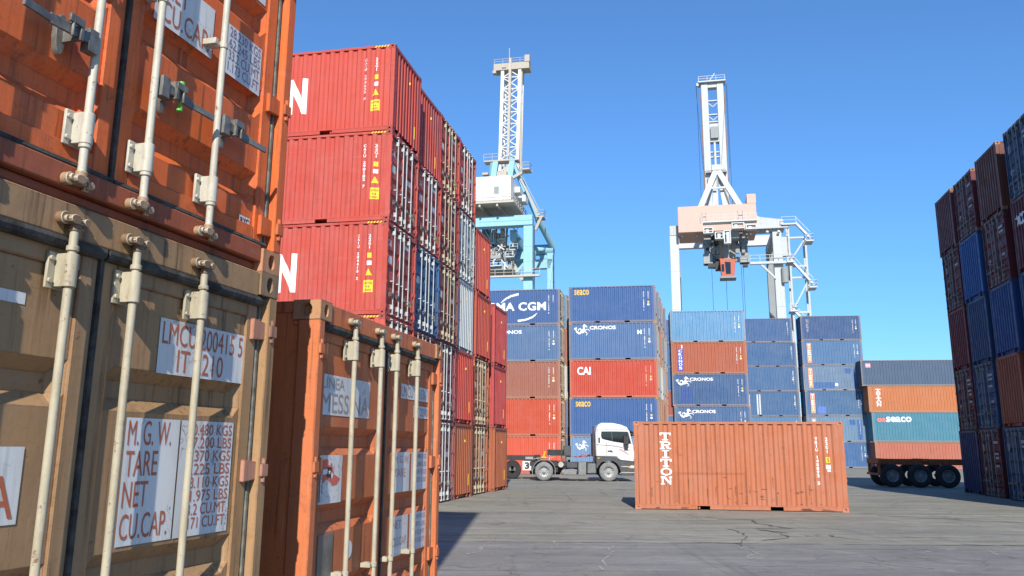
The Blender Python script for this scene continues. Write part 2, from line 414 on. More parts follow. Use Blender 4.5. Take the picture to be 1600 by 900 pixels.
def gasket_mesh(L, H, s):
    b = MB(); xd = L/2-.045; ua, ub = leaf_u(s); z0, z1 = door_z(H); y = lambda u: u-W/2
    b.tube((xd+.010, y(ua-.004), z1+.010), (xd+.010, y(ub+.004), z1+.010), .027, 10)
    b.tube((xd+.004, y(ua-.004), z0-.012), (xd+.004, y(ub+.004), z0-.010), .020, 8)
    uc = ub+.0105 if s < 0 else ua-.0105
    b.box(xd-.03, xd+(.012 if s < 0 else .006), y(uc-.010), y(uc+.010), z0-.01, z1)
    b.cur = 1
    uh = ua-.0195 if s < 0 else ub+.0195
    b.box(xd-.03, xd-.004, y(uh-.0185), y(uh+.0185), z0, z1); b.box(xd-.004, xd+.006, y(uh-.010), y(uh+.006), z0, z1)
    return b.mesh('gasket', 0)
def bar_mesh(L, H, u, s):
    b = MB(); xd = L/2-.045; xb = xd+.060; y = u-W/2; z0, z1 = door_z(H)
    b.tube((xb, y, .10), (xb, y, H-.10), .0158, 12)
    b.tube((xb, y, H-.185), (xb, y, H-.165), .022, 12); b.tube((xb, y, .20), (xb, y, .22), .022, 12)
    for zc, hh in ((H-.255, .06), (.275, .06)):
        b.tube((xb, y, zc-hh), (xb, y, zc+hh), .025, 14)
        b.box(xd+.001, xd+.014, y-.054, y+.036, zc-hh*1.1, zc+hh*1.1); b.box(xd+.014, xb, y-.0235, y+.0235, zc-hh, zc+hh)
        for dz in (-.04, .04):
            b.tube((xd+.014, y-.045, zc+dz), (xd+.024, y-.045, zc+dz), .010, 8)
    for zc in (.98,):
        b.tube((xb, y, zc-.016), (xb, y, zc+.016), .021, 12); b.box(xd+.001, xb-.02, y-.05, y-.01, zc-.018, zc+.018)
        b.box(xd-.011, xb, y-.064, y-.04, zc-.015, zc+.015)
    b.cur = 1
    for sg, zt in ((1, H), (-1, 0)):
        f = lambda a: zt-sg*a
        b.tube((xb, y, f(.112)), (xb, y, f(.060)), .0215, 12); b.tube((xb, y, f(.088)), (xb, y, f(.074)), .028, 12)
        b.prism([(y-.026+.026*math.cos(a), f(.074)+.017*math.sin(a)) for a in [2*math.pi*k/10 for k in range(10)]], 'x', xb-.004, xb+.030)
        b.tube((xd+.034, y-.050, f(.072)), (xb+.004, y-.050, f(.072)), .0235, 12); b.tube((xb+.004, y-.052, f(.076)), (xb+.016, y-.052, f(.076)), .013, 10)
        b.box(xd+.034, xb-.010, y+.034, y+.060, f(.096), f(.050)); b.tube((xb-.010, y+.048, f(.070)), (xb+.012, y+.046, f(.070)), .015, 10)
    return b.mesh('locking_bar', .0025, True)
def handle_mesh(L, H, u, s):
    b = MB(); xd = L/2-.045; xb = xd+.060; y = u-W/2; zc = .60; d = 1 if s > 0 else -1
    b.box(xb-.012, xb+.026, y+d*.018, y+d*.066, zc-.045, zc+.045)
    b.bar((xb+.018, y+d*.05, zc+.005), (xb+.012, y+d*.24, zc-.004), .012, .040)
    b.bar((xb+.012, y+d*.24, zc-.004), (xb+.030, y+d*.37, zc-.012), .012, .028)
    pts = [(y+d*.12+.024*math.cos(t), zc+.004+(.075 if math.sin(t) > 0 else .085)*math.sin(t)) for t in [2*math.pi*i/12 for i in range(12)]]
    b.prism(pts, 'x', xd-.011, xd+.012); b.box(xd+.012, xb+.034, y+d*.10, y+d*.115, zc-.03, zc+.05)
    b.box(xb+.024, xb+.036, y+d*.10, y+d*.17, zc+.02, zc+.05); b.tube((xb+.03, y+d*.15, zc-.03), (xb+.03, y+d*.15, zc+.04), .007, 8)
    return b.mesh('handle', .0015, True)
HZ = (.24, .90, 1.62, 2.30)
def hinge_mesh(L, H, s, zc):
    b = MB(); xd = L/2-.045; y = lambda u: (u if s > 0 else W-u)-W/2
    b.prism([(y(2.265), zc-.052), (y(2.40), zc-.040), (y(2.40), zc+.040), (y(2.265), zc+.052)] if s > 0 else [(y(2.265), zc-.052), (y(2.265), zc+.052), (y(2.40), zc+.040), (y(2.40), zc-.040)], 'x', xd+.002, xd+.026)
    b.box(xd+.010, L/2+.012, y(2.375), y(2.432), zc-.030, zc+.030)
    b.tube((L/2-.002, y(2.402), zc-.058), (L/2-.002, y(2.402), zc+.058), .014, 8)
    return b.mesh('hinge', .003)
RODS = ((-1, .50), (-1, .965), (1, 1.275), (1, 1.74))

CREAM = (.42, .37, .26)
def decal(parent, face, L, H, P, mat, name, off=.004):
    """flat polygons P in (u, v) laid on a face of the container, following its corrugation"""
    br = None
    if face in ('side-', 'side+'):
        br = side_br(L)
        mp = (lambda u, v, d: (u, -(W/2-.012-d+off), v)) if face == 'side-' else (lambda u, v, d: (-u, W/2-.012-d+off, v))
    elif face == 'end':
        br = END_BR; mp = lambda u, v, d: (-L/2+.014+d-off, -u, v)
    elif face == 'door': mp = lambda u, v, d: (L/2-.045-.012+off, u-W/2, v)
    elif face == 'doorframe': mp = lambda u, v, d: (L/2-.045+off, u-W/2, v)
    elif face == 'header': mp = lambda u, v, d: (L/2-.012+off, u-W/2, v)
    elif face == 'post-': mp = lambda u, v, d: (u, -(W/2-.002+off), v)
    elif face == 'rail-': mp = lambda u, v, d: (u, -(W/2-.004+off), v)
    elif face == 'rail+': mp = lambda u, v, d: (-u, (W/2-.004+off), v)
    bm = bmesh.new(); vv = [bm.verts.new((u, v, 0)) for u, v in P[0]]
    for f in P[1]:
        try: bm.faces.new([vv[i] for i in f])
        except ValueError: pass
    if br:
        us = [u for u, v in P[0]]; a, b = min(us), max(us)
        for s, d in br:
            if a+1e-4 < s < b-1e-4:
                bmesh.ops.bisect_plane(bm, geom=bm.verts[:]+bm.edges[:]+bm.faces[:], plane_co=(s, 0, 0), plane_no=(1, 0, 0), dist=1e-6)
    for v in bm.verts:
        v.co = mp(v.co.x, v.co.y, interp(br, max(br[0][0], min(br[-1][0], v.co.x))) if br else 0)
    me = bpy.data.meshes.new(name); bm.to_mesh(me); bm.free()
    return put(me, name, mat, parent)

def container(label, pos, rz, col, L=6.058, H=2.591, group=None, style='A', bars=CREAM, rust=.35, fade=.25, dirt=.45,
              fine=False, castcol=None, pockets=None, zs=1.0, barrust=.4, doors=True, framecol=None, sillcol=None, rods=None, hingecol=None, camcol=None):
    pockets = (L < 7) if pockets is None else pockets
    t = thing('shipping_container', label, 'container', pos, rz, group)
    m = paint(col, rust, fade, dirt, .48, fine)
    mr = paint(castcol or tuple(c*.62+.02 for c in col), min(1, rust+.45), fade, dirt, .6, fine)
    put(cached(('frame', L, H, pockets), lambda: frame_mesh(L, H, pockets)), 'frame', paint(framecol, min(1, rust+.3), fade, dirt, .55) if framecol else m, t)
    for sx in (-1, 1):
        for sy in (-1, 1):
            for sz in (-1, 1):
                put(cached(('cast', L, H, sx, sy, sz), lambda: casting_mesh(L, H, sx, sy, sz)), 'corner_casting', mr, t)
    put(cached(('hdr', L, H), lambda: header_mesh(L, H)), 'door_header', m, t)
    put(cached(('sill', L, H), lambda: sill_mesh(L, H)), 'door_sill', paint(sillcol, rust, fade, dirt, .55, fine) if sillcol else m, t)
    for sy in (-1, 1): put(cached(('side', L, H, sy), lambda: side_mesh(L, H, sy)), 'side_panel', m, t)
    put(cached(('end', L, H), lambda: end_mesh(L, H)), 'end_panel', m, t)
    put(cached(('roof', L, H), lambda: roof_mesh(L, H)), 'roof_panel', m, t)
    bm_ = bar_mat(bars, barrust); hm = STEEL
    t_doors = {}
    for s in (-1, 1):
        d = put(cached(('door', L, H, s, style), lambda: door_mesh(L, H, s, style)), 'door', m, t); t_doors[s] = d
        if not doors: continue
        put(cached(('gask', L, H, s), lambda: gasket_mesh(L, H, s)), 'gasket', [GASKET, GASKETD], d)
        for q, u in (rods or RODS):
            if q != s: continue
            put(cached(('bar', L, H, u), lambda: bar_mesh(L, H, u, s)), 'locking_bar', [bm_, bar_mat(camcol or tuple(c*.75+q for c, q in zip(bars, (.06, .01, -.01))), 1.0) if fine else bm_], d)
            put(cached(('hand', L, H, u), lambda: handle_mesh(L, H, u, s)), 'handle', hm, d)
        for z in HZ: put(cached(('hinge', L, H, s, z), lambda: hinge_mesh(L, H, s, z)), 'hinge', paint(hingecol, rust, fade, dirt, .5, fine) if hingecol else m, d)
    if zs != 1.0: t.scale = (1, 1, zs)
    t['_'] = 0; del t['_']
    return t, t_doors

WHITE = sticker((.80, .80, .79), .35); WHITED = sticker((.66, .66, .65), .8); YEL = sticker((.85, .55, .03), .2)
def idmarks(t, face, L, H, idt='TEXU 245817 3', seed=0, yellow=True, mat=None, x2=-.55, tri=False, x1=None, top=2.15):
    mat = mat or WHITE; x1 = L/2-.82 if x1 is None else x1; x2 = L/2-.50
    decal(t, face, L, H, vertical(idt, x1, .78, top, .075), mat, 'identification_number')
    decal(t, face, L, H, vertical('22G1', x2, 1.62, top, .07), mat, 'size_code')
    if yellow:
        decal(t, face, L, H, rect(x2-.055, x2+.055, 1.34, 1.47), YEL, 'height_sticker')
        decal(t, face, L, H, rect(x2-.07, x2+.07, 1.16, 1.28), mat, 'approval_sticker')
def endmarks(t, L, H):
    decal(t, 'end', L, H, rect(.70, .76, .42, .82), YEL, 'height_sticker'); decal(t, 'end', L, H, rect(.18, .24, 1.95, 2.03), YEL, 'small_sticker')

# colours (albedo)
RED = (.49, .070, .046); MAROON = (.20, .028, .034); BROWN = (.21, .06, .04); ORBROWN = (.36, .105, .045); ORED = (.46, .075, .042)
BLUE = (.045, .105, .255); LBLUE = (.10, .22, .36); CBLUE = (.058, .122, .25); NAVY = (.026, .055, .13); ORANGE = (.46, .15, .05)
TAN = (.325, .190, .088); TEAL = (.070, .21, .28); SLATE = (.066, .100, .155); GREYW = (.46, .49, .48)

def place(o, yaw, a, b, z):  # point at offset (a, b) in the frame of a row
    return (o[0]+a*math.cos(yaw)-b*math.sin(yaw), o[1]+a*math.sin(yaw)+b*math.cos(yaw), z)
L20, L40, HS, HC = 6.058, 12.192, 2.591, 2.896
ORD = ['bottom', 'second', 'third', 'fourth', 'fifth', 'sixth']

# ================================================================== ground
def ground():
    b = MB(); b.add([(-1500, -200, 0), (1500, -200, 0), (1500, 3000, 0), (-1500, 3000, 0)], [(0, 1, 2, 3)])
    t = NT('yard_concrete'); tc = t.n('ShaderNodeTexCoord'); c = tc.outputs['Object']
    sx = t.n('ShaderNodeSeparateXYZ'); t.l(c, sx.inputs[0])
    def mad(a, k, add):
        nd = t.n('ShaderNodeMath', operation='MULTIPLY_ADD'); t.l(a, nd.inputs[0]); nd.inputs[1].default_value = k
        if isinstance(add, (int, float)): nd.inputs[2].default_value = add
        else: t.l(add, nd.inputs[2])
        return nd.outputs[0]
    wob = mad(t.noise(c, .8, 6, .65), .8, -.4)
    yy = t.n('ShaderNodeMath', operation='ADD'); t.l(sx.outputs['Y'], yy.inputs[0]); t.l(mad(sx.outputs['X'], .02, wob), yy.inputs[1])
    ys = yy.outputs[0]
    st = t.n('ShaderNodeMapping'); st.inputs['Scale'].default_value = (.35, 1.6, 1); t.l(c, st.inputs[0]); cs = st.outputs[0]
    conc = t.mix(t.ramp(t.noise(cs, .5, 6, .65), .35, .65), (.215, .205, .160), (.325, .308, .250))
    conc = t.mix(t.mul(t.ramp(t.noise(c, 2.2, 8, .75), .45, .75), .45), conc, (.145, .136, .112))
    conc = t.mix(t.mul(t.ramp(t.noise(c, .16, 5, .6), .52, .68), .55), conc, (.21, .195, .18))
    asp = t.mix(t.ramp(t.noise(cs, .6, 6, .65), .35, .65), (.165, .160, .155), (.255, .243, .228))
    asp = t.mix(t.mul(t.ramp(t.noise(c, 3.5, 8, .75), .5, .75), .4), asp, (.11, .104, .103))
    asp = t.mix(t.mul(t.ramp(t.noise(c, .45, 4, .6), .5, .66), .6), asp, (.225, .207, .17))
    near = t.mul(t.ramp(ys, 16.75, 17.2, 1, 0), t.ramp(t.noise(c, 1.1, 6, .7), .30, .52, .55, 1))
    g = t.mix(near, conc, asp)
    # white scuffs drawn out along the lane
    sc1 = t.n('ShaderNodeMapping'); sc1.inputs['Scale'].default_value = (1.1, 7, 1); t.l(c, sc1.inputs[0])
    g = t.mix(t.mul(t.ramp(t.noise(sc1.outputs[0], 1.0, 8, .75), .62, .70), .55), g, (.50, .48, .43))
    sc2 = t.n('ShaderNodeMapping'); sc2.inputs['Scale'].default_value = (.5, 3.2, 1); sc2.inputs['Location'].default_value = (7, 3, 0); t.l(c, sc2.inputs[0])
    g = t.mix(t.mul(t.ramp(t.noise(sc2.outputs[0], .9, 7, .7), .60, .70), .6), g, (.085, .08, .068))
    m3 = t.n('ShaderNodeMapping'); m3.inputs['Scale'].default_value = (.45, 1.5, 1); m3.inputs['Location'].default_value = (2, 9, 0); t.l(c, m3.inputs[0])
    g = t.mix(t.mul(t.ramp(t.noise(m3.outputs[0], 1.6, 9, .8), .46, .62), .38), g, (.125, .117, .100))
    g = t.mix(t.mul(t.ramp(t.noise(m3.outputs[0], 3.7, 9, .85, .3), .57, .66), .45), g, (.34, .325, .28))
    # coarse aggregate, tyre marks along the lanes, dusty swirls
    g = t.mix(t.mul(t.ramp(t.noise(c, 26, 6, .8), .50, .66), .42), g, (.10, .095, .085))
    g = t.mix(t.mul(t.ramp(t.noise(c, 34, 5, .8), .60, .70), .45), g, (.42, .40, .35))
    for (sxx, syy, lx, k2, lo) in ((.06, 2.4, 3, .55, .56), (.10, 4.2, 11, .5, .58), (2.6, .09, 5, .35, .60)):
        m2 = t.n('ShaderNodeMapping'); m2.inputs['Scale'].default_value = (sxx, syy, 1); m2.inputs['Location'].default_value = (lx, lx*.7, 0); m2.inputs['Rotation'].default_value = (0, 0, R(-6)); t.l(c, m2.inputs[0])
        g = t.mix(t.mul(t.ramp(t.noise(m2.outputs[0], 1.1, 6, .65, .4), lo, lo+.10), k2), g, (.088, .083, .072))
    g = t.mix(t.mul(t.ramp(t.noise(c, .7, 7, .75, 1.5), .54, .66), .4), g, (.33, .315, .265))
    # oil spots
    g = t.mix(t.mul(t.ramp(t.noise(c, .55, 5, .6, 1.2), .60, .70), .55), g, (.085, .08, .07))
    # joints between the slabs
    for y0, w, colr, k in ((17.02, .05, (.06, .058, .05), .85), (17.42, .035, (.36, .345, .29), .6), (18.75, .04, (.37, .355, .30), .7), (20.5, .03, (.33, .32, .27), .45),
                           (22.2, .04, (.36, .345, .29), .6), (25.6, .05, (.33, .32, .28), .5), (30.4, .06, (.33, .32, .28), .45), (37, .08, (.32, .31, .27), .4)):
        ds = t.n('ShaderNodeMath', operation='SUBTRACT'); t.l(mad(wob, -.75, ys), ds.inputs[0]); ds.inputs[1].default_value = y0
        ab = t.n('ShaderNodeMath', operation='ABSOLUTE'); t.l(ds.outputs[0], ab.inputs[0])
        lm = t.ramp(ab.outputs[0], w*.5, w*1.3, 1, 0)
        g = t.mix(t.mul(t.mul(lm, k), t.ramp(t.noise(c, 1.7, 5, .7), .36, .52)), g, colr)
    # fine crazing
    vo = t.n('ShaderNodeTexVoronoi', feature='DISTANCE_TO_EDGE'); vo.inputs['Scale'].default_value = .55
    nz = t.n('ShaderNodeTexNoise'); nz.inputs['Scale'].default_value = 1.3; nz.inputs['Detail'].default_value = 6; t.l(c, nz.inputs['Vector'])
    av = t.n('ShaderNodeVectorMath', operation='MULTIPLY_ADD'); av.inputs[1].default_value = (1.6, 1.6, 0); t.l(nz.outputs['Color'], av.inputs[0]); t.l(c, av.inputs[2]); t.l(av.outputs[0], vo.inputs['Vector'])
    cr = t.mul(t.ramp(vo.outputs['Distance'], .004, .016, 1, 0), t.ramp(t.noise(c, .5, 3), .50, .56))
    g = t.mix(t.mul(cr, .6), g, (.09, .085, .075))
    t.l(g, t.b.inputs['Base Color']); t.l(t.ramp(t.noise(c, 1.2, 4), .3, .7, .75, .95), t.b.inputs['Roughness']); t.b.inputs['Specular IOR Level'].default_value = .25
    bp = t.n('ShaderNodeBump'); bp.inputs['Strength'].default_value = .5; bp.inputs['Distance'].default_value = .012
    t.l(t.noise(c, 7, 8, .7), bp.inputs['Height']); t.l(bp.outputs[0], t.b.inputs['Normal'])
    o = b.build('ground', t.m); tag(o, 'worn grey concrete and asphalt yard with joints and cracks', 'ground', kind='structure')
    # cracks: flat ribbons a few millimetres above the yard
    dk = plain('tar', (.095, .09, .08), .85, var=.5); lt = plain('cement_fill', (.34, .32, .28), .9, var=.5)
    def ribbons(name, lines, mat, z):
        V, F = [], []
        for pts, w in lines:
            full = []
            for (x0, y0), (x1, y1) in zip(pts, pts[1:]):
                n = max(2, int(math.hypot(x1-x0, y1-y0)/.22))
                for i in range(n): full.append((x0+(x1-x0)*i/n+random.uniform(-.09, .09), y0+(y1-y0)*i/n+random.uniform(-.12, .12)))
            full.append(pts[-1])
            P = band(full, [w*random.uniform(.12, 1.3) for _ in full]); k = len(V); V += P[0]; F += [[i+k for i in f] for f in P[1]]
        q = MB(); q.add([(x, y, z) for x, y in V], F); o = q.build(name, mat); o['kind'] = 'structure'; return o
    tag(ribbons('ground_crack', [([(5.3, 22.8), (6.2, 22.6), (5.9, 21.5), (6.35, 20.2), (5.5, 20.15)], .10), ([(5.5, 20.0), (5.75, 19.0), (5.55, 18.0), (4.9, 17.5)], .09), ([(4.85, 19.9), (4.9, 18.4), (4.45, 17.3), (4.2, 16.4)], .08),
             ([(6.6, 18.6), (6.75, 18.2), (7.0, 17.75)], .09), ([(5.55, 19.75), (5.95, 19.1)], .24), ([(10.0, 24.2), (11.6, 23.0), (13.4, 21.6)], .06), ([(3.1, 17.1), (4.4, 17.0)], .06), ([(8.6, 17.0), (10.6, 16.8)], .06)], dk, .004),
        'dark tar-filled cracks in front of the orange single container', 'crack')
    tag(ribbons('cement_patch', [([(1.95, 16.6), (1.51, 14.4), (1.17, 12.6)], .035), ([(-.33, 17.07), (-.48, 16.1), (-.70, 15.0)], .055), ([(-.48, 16.1), (-.9, 15.8)], .03), ([(.82, 17.1), (.95, 16.5), (.72, 16.1), (.85, 15.8)], .05),
             ([(4.15, 16.5), (4.3, 15.6), (3.9, 14.6)], .05), ([(4.3, 15.6), (4.8, 15.3)], .03), ([(7.0, 16.3), (7.6, 16.0), (6.8, 15.4)], .05), ([(7.6, 16.0), (8.0, 15.9)], .03), ([(8.6, 16.1), (8.3, 15.3), (8.5, 14.6)], .045), ([(5.6, 14.2), (6.4, 13.6)], .035), ([(-.2, 15.2), (.3, 14.9)], .03), ([(2.3, 15.4), (3.0, 15.35)], .03),
             ([(3.0, 14.0), (3.9, 13.7), (4.4, 13.9)], .025), ([(9.3, 15.6), (9.8, 14.9)], .03), ([(6.2, 15.2), (6.9, 14.9)], .025)], lt, .005),
        'pale cement-filled cracks in the near dark asphalt', 'crack')
ground()

# ================================================================== left wall of stacked containers
GB = 'stacked containers in the left wall'
YB = R(-11.75)
colsB = [(-3.343, 22.49), (-2.920, 25.259), (-2.429, 27.702), (-1.939, 30.235), (-1.411, 33.153), (-.697, 36.209)]
planB = [ # (kind, colour, bars, description) from the ground up
 [('D', RED, CREAM, 'red container with white-barred doors'), ('D', RED, GREYW, 'red container with white-barred doors'), ('D', RED, GREYW, 'red container, white N on its long side'), ('D', RED, GREYW, 'red container, plain long side, barred doors'), ('E', RED, CREAM, 'red container, white N on long side, ribbed end')],
 [('D', RED, GREYW, 'red container with white-barred doors'), ('D', RED, GREYW, 'red container with white-barred doors'), ('D', (.035, .115, .26), GREYW, 'only blue container in the left wall'), ('D', RED, GREYW, 'red container with white-barred doors'), ('E', RED, CREAM, 'red container with ribbed end')],
 [('D', (.26, .09, .10), GREYW, 'dusty maroon container with white-barred doors'), ('D', (.24, .07, .08), GREYW, 'maroon container with white-barred doors'), ('D', (.23, .066, .055), CREAM, 'brown container with tan-barred doors'), ('D', (.32, .045, .042), CREAM, 'dark red container with tan-barred doors'), ('D', RED, CREAM, 'red container with cream-barred doors')],
 [('E', ORBROWN, CREAM, 'orange-brown container with ribbed end'), ('E', RED, CREAM, 'red container with ribbed end'), ('E', GREYW, CREAM, 'white container with ribbed end'), ('D', (.42, .44, .43), GREYW, 'grey-white container with doors'), ('D', RED, GREYW, 'red container with white-barred doors')],
 [('D', (.38, .12, .055), CREAM, 'rusty orange container with white-barred doors'), ('D', (.40, .125, .05), CREAM, 'orange container with white-barred doors'), ('E', ORED, CREAM, 'bright red container with ribbed end'), ('E', ORED, CREAM, 'bright red container with ribbed end')],
 [('E', ORBROWN, CREAM, 'orange-brown container with ribbed end'), ('E', (.43, .055, .048), CREAM, 'red container with ribbed end'), ('E', (.45, .06, .052), CREAM, 'red container with ribbed end')]]
rv = random.Random(11)
CN = ['nearest', 'second', 'third', 'fourth', 'fifth', 'farthest']
for i, (o, plan) in enumerate(zip(colsB, planB)):
    for j, (k, col, bars, dsc) in enumerate(plan):
        n = len(plan)
        row = 'topmost' if j == n-1 else ('lowest' if j == 0 else ORD[j]+' up')
        kv = rv.uniform(.93, 1.07); col = tuple(c*kv for c in col); dz = rv.uniform(-.09, .09)
        rz = YB+R(random.uniform(-.45, .45)); ja = random.uniform(-.05, .05) if i else 0
        pos = place(o, YB, -L20/2+ja, W/2, j*HS)
        t, ds = container('%s, %s in the %s left-wall column' % (dsc, row, CN[i]), pos, rz if k == 'D' else rz+math.pi, col, group=GB, bars=bars,
                      style=('A', 'C')[(i+j) % 2], rust=rv.uniform(.2, .5), dirt=rv.uniform(.28, .6), fade=rv.uniform(.1, .55))
        if k == 'D':
            for (u, v, w, h) in ((1.50, 2.12, .42, .10), (1.50, 1.45, .36, .16), (.22, 1.45, .30, .22), (1.95, .95, .24, .18)):
                if random.random() < .8: decal(t, 'door', L20, HS, rect(u, u+w, v, v+h), WHITED, 'data_panel')
            if (i, j) in ((0, 3), (0, 2), (1, 3), (0, 1)): decal(t, 'door', L20, HS, word('CAI', .17, .44, 1.93, 2.12, .03), WHITE, 'lettering')
            if i < 3: decal(t, 'door', L20, HS, rect(1.98, 2.22, .52, .66), YEL, 'warning_sticker')
        else: endmarks(t, L20, HS)
        if i == 0:
            f = 'side-' if k == 'D' else 'side+'
            s0 = L20/2
            if j in (2, 4):
                decal(t, f, L20, HS, word('N', s0-3.20, s0-2.64, .68, 1.77, .05), WHITE, 'lettering')
            decal(t, f, L20, HS, vertical(('CAIU 290736 5', 'CAIU 290736 5', 'CAIU 284410 2', 'CAIU 290182 7', 'CAIU 293655 0')[j], s0+dz*.5-.83, .95, 2.22, .075), WHITE, 'identification_number')
            decal(t, f, L20, HS, vertical('22G1', s0+dz*.5-.50, 1.80, 2.22, .07), WHITE, 'size_code')
            decal(t, f, L20, HS, rect(s0+dz*.5-.56, s0+dz*.5-.44, 1.56, 1.70), YEL, 'height_sticker')
            decal(t, f, L20, HS, rect(s0+dz*.5-.565, s0+dz*.5-.435, 1.36, 1.48), WHITE, 'approval_sticker')
            decal(t, f, L20, HS, poly((s0+dz*.5-.61, 1.08), (s0+dz*.5-.41, 1.08), (s0+dz*.5-.51, 1.27)), YEL, 'warning_triangle')
            ys = decal(t, f, L20, HS, rect(s0+dz*.5-.65, s0+dz*.5-.38, .62, .95), YEL, 'caution_sticker')
            decal(ys, f, L20, HS, join(word('CAUTION', s0+dz*.5-.63, s0+dz*.5-.40, .84, .90, .02), word('9-6', s0+dz*.5-.57, s0+dz*.5-.46, .74, .80, .02), word('HIGH', s0+dz*.5-.60, s0+dz*.5-.43, .65, .71, .02)), DARK, 'lettering', .007)
            hz = [(s0-.62+.09*q, ) for q in range(5)]
            decal(t, 'rail-' if k == 'D' else 'rail+', L20, HS, join(*[poly((a, HS-.07), (a+.045, HS-.07), (a+.085, HS-.015), (a+.04, HS-.015)) for (a,) in hz]), YEL, 'hazard_stripes', .005)

# ================================================================== right wall (in its own shade)
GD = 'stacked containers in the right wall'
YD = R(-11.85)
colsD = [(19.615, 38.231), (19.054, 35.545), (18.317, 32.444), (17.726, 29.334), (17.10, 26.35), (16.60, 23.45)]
planD = [  # paint colours darkened to deepen the shade on this wall
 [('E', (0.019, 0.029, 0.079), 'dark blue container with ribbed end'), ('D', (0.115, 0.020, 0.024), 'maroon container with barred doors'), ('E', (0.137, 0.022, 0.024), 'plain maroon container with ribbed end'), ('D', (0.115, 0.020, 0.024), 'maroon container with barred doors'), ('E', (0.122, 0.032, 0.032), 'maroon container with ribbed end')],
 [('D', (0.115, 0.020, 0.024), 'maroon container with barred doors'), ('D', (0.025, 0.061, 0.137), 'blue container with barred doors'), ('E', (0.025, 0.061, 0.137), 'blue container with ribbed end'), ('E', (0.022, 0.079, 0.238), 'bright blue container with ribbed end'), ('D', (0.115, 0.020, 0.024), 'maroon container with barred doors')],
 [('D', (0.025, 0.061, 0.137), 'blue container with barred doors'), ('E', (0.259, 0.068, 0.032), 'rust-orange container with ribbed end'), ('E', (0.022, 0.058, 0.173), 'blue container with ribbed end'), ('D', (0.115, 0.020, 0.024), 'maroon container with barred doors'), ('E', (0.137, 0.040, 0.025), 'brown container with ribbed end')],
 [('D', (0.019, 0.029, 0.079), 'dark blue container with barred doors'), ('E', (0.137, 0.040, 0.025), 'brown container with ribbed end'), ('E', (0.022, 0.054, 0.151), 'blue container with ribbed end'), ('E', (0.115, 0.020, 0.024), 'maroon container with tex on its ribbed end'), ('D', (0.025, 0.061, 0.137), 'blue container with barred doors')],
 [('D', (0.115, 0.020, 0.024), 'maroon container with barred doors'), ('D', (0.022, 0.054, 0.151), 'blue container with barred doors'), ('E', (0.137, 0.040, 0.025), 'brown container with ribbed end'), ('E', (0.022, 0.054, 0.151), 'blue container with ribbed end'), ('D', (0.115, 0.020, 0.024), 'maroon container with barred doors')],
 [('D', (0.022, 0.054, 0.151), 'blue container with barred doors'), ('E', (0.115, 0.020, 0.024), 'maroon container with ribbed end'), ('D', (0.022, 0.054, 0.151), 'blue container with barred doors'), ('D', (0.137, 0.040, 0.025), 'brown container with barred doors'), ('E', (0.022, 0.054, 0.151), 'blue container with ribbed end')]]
rnd_d = random.Random(5)
DN = ['farthest', 'second', 'third', 'fourth', 'fifth', 'sixth']
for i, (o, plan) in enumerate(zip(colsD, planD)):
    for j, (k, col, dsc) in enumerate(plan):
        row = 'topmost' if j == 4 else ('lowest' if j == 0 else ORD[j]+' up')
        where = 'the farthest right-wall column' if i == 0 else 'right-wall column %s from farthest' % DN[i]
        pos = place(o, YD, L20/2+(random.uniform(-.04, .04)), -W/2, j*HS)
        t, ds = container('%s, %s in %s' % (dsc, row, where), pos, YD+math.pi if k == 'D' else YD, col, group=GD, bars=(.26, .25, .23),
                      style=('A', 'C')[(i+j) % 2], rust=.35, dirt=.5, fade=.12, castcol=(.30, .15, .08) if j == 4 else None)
        if k == 'D':
            for (u, v, w, h) in rnd_d.sample(((.20, 1.75, .20, .28), (1.56, 2.02, .50, .10), (1.62, 1.86, .42, .08), (1.56, 1.60, .46, .08), (1.66, 1.44, .36, .08), (1.60, 1.14, .40, .08), (1.68, 1.0, .3, .08), (.2, .95, .26, .16)), rnd_d.randint(3, 7)):
                decal(t, 'door', L20, HS, rect(u, u+w, v, v+h), sticker((.40, .40, .40), .8), 'data_panel')
        elif (i, j) == (3, 3):
            decal(t, 'end', L20, HS, word('tex', -.95, -.15, 1.62, 2.12, .03), WHITE, 'lettering')

# ================================================================== back rows seen side-on
SEAC = sticker((.85, .50, .02), .1)
def horse(u, v, w, h):
    # winged sea-horse emblem: coiled tail, body, head, forelegs
    k = lambda pts: [(u+a*w, v+b*h) for a, b in pts]
    tail = band(k([(.0, .62), (.12, .52), (.2, .32), (.34, .18), (.46, .28), (.48, .48), (.38, .62), (.28, .52), (.31, .42)]), [w*x for x in (.01, .06, .10, .13, .12, .09, .07, .06, .03)])
    tip = poly(*k([(.0, .62), (.16, .76), (.2, .62), (.12, .52)]))
    body = poly(*k([(.48, .20), (.62, .22), (.72, .38), (.70, .60), (.64, .72), (.58, .66), (.52, .5)]))
    head = poly(*k([(.58, .70), (.68, .72), (.76, .76), (.86, .70), (.84, .80), (.72, .98), (.62, 1.0), (.56, .88)]))
    leg1 = band(k([(.70, .48), (.84, .56), (.94, .50), (1.0, .38)]), [w*x for x in (.06, .045, .04, .03)])
    leg2 = band(k([(.70, .34), (.80, .26), (.84, .12), (.76, .0)]), [w*x for x in (.06, .045, .04, .03)])
    return join(tail, tip, body, head, leg1, leg2)
GS = 'containers in the back rows, long sides to the yard'
def back(label, o, yaw, a, j, col, L=L20, H=HS, z=None, rz=0, **kw):
    kw.setdefault('castcol', (.34, .19, .11))
    kw.setdefault('framecol', tuple(c*.62+q for c, q in zip(col, (.13, .095, .06))))
    return container(label, place(o, yaw, a+L/2, W/2, j*HS if z is None else z), yaw+rz, col, L=L, H=H, group=kw.pop('group', GS), **kw)
f = 'side-'
YS = R(-10.12); oS2 = (4.029, 59.842); oS1 = (-2.516, 61.507)
jit = [0, .03, -.02, .02, -.04, .03]
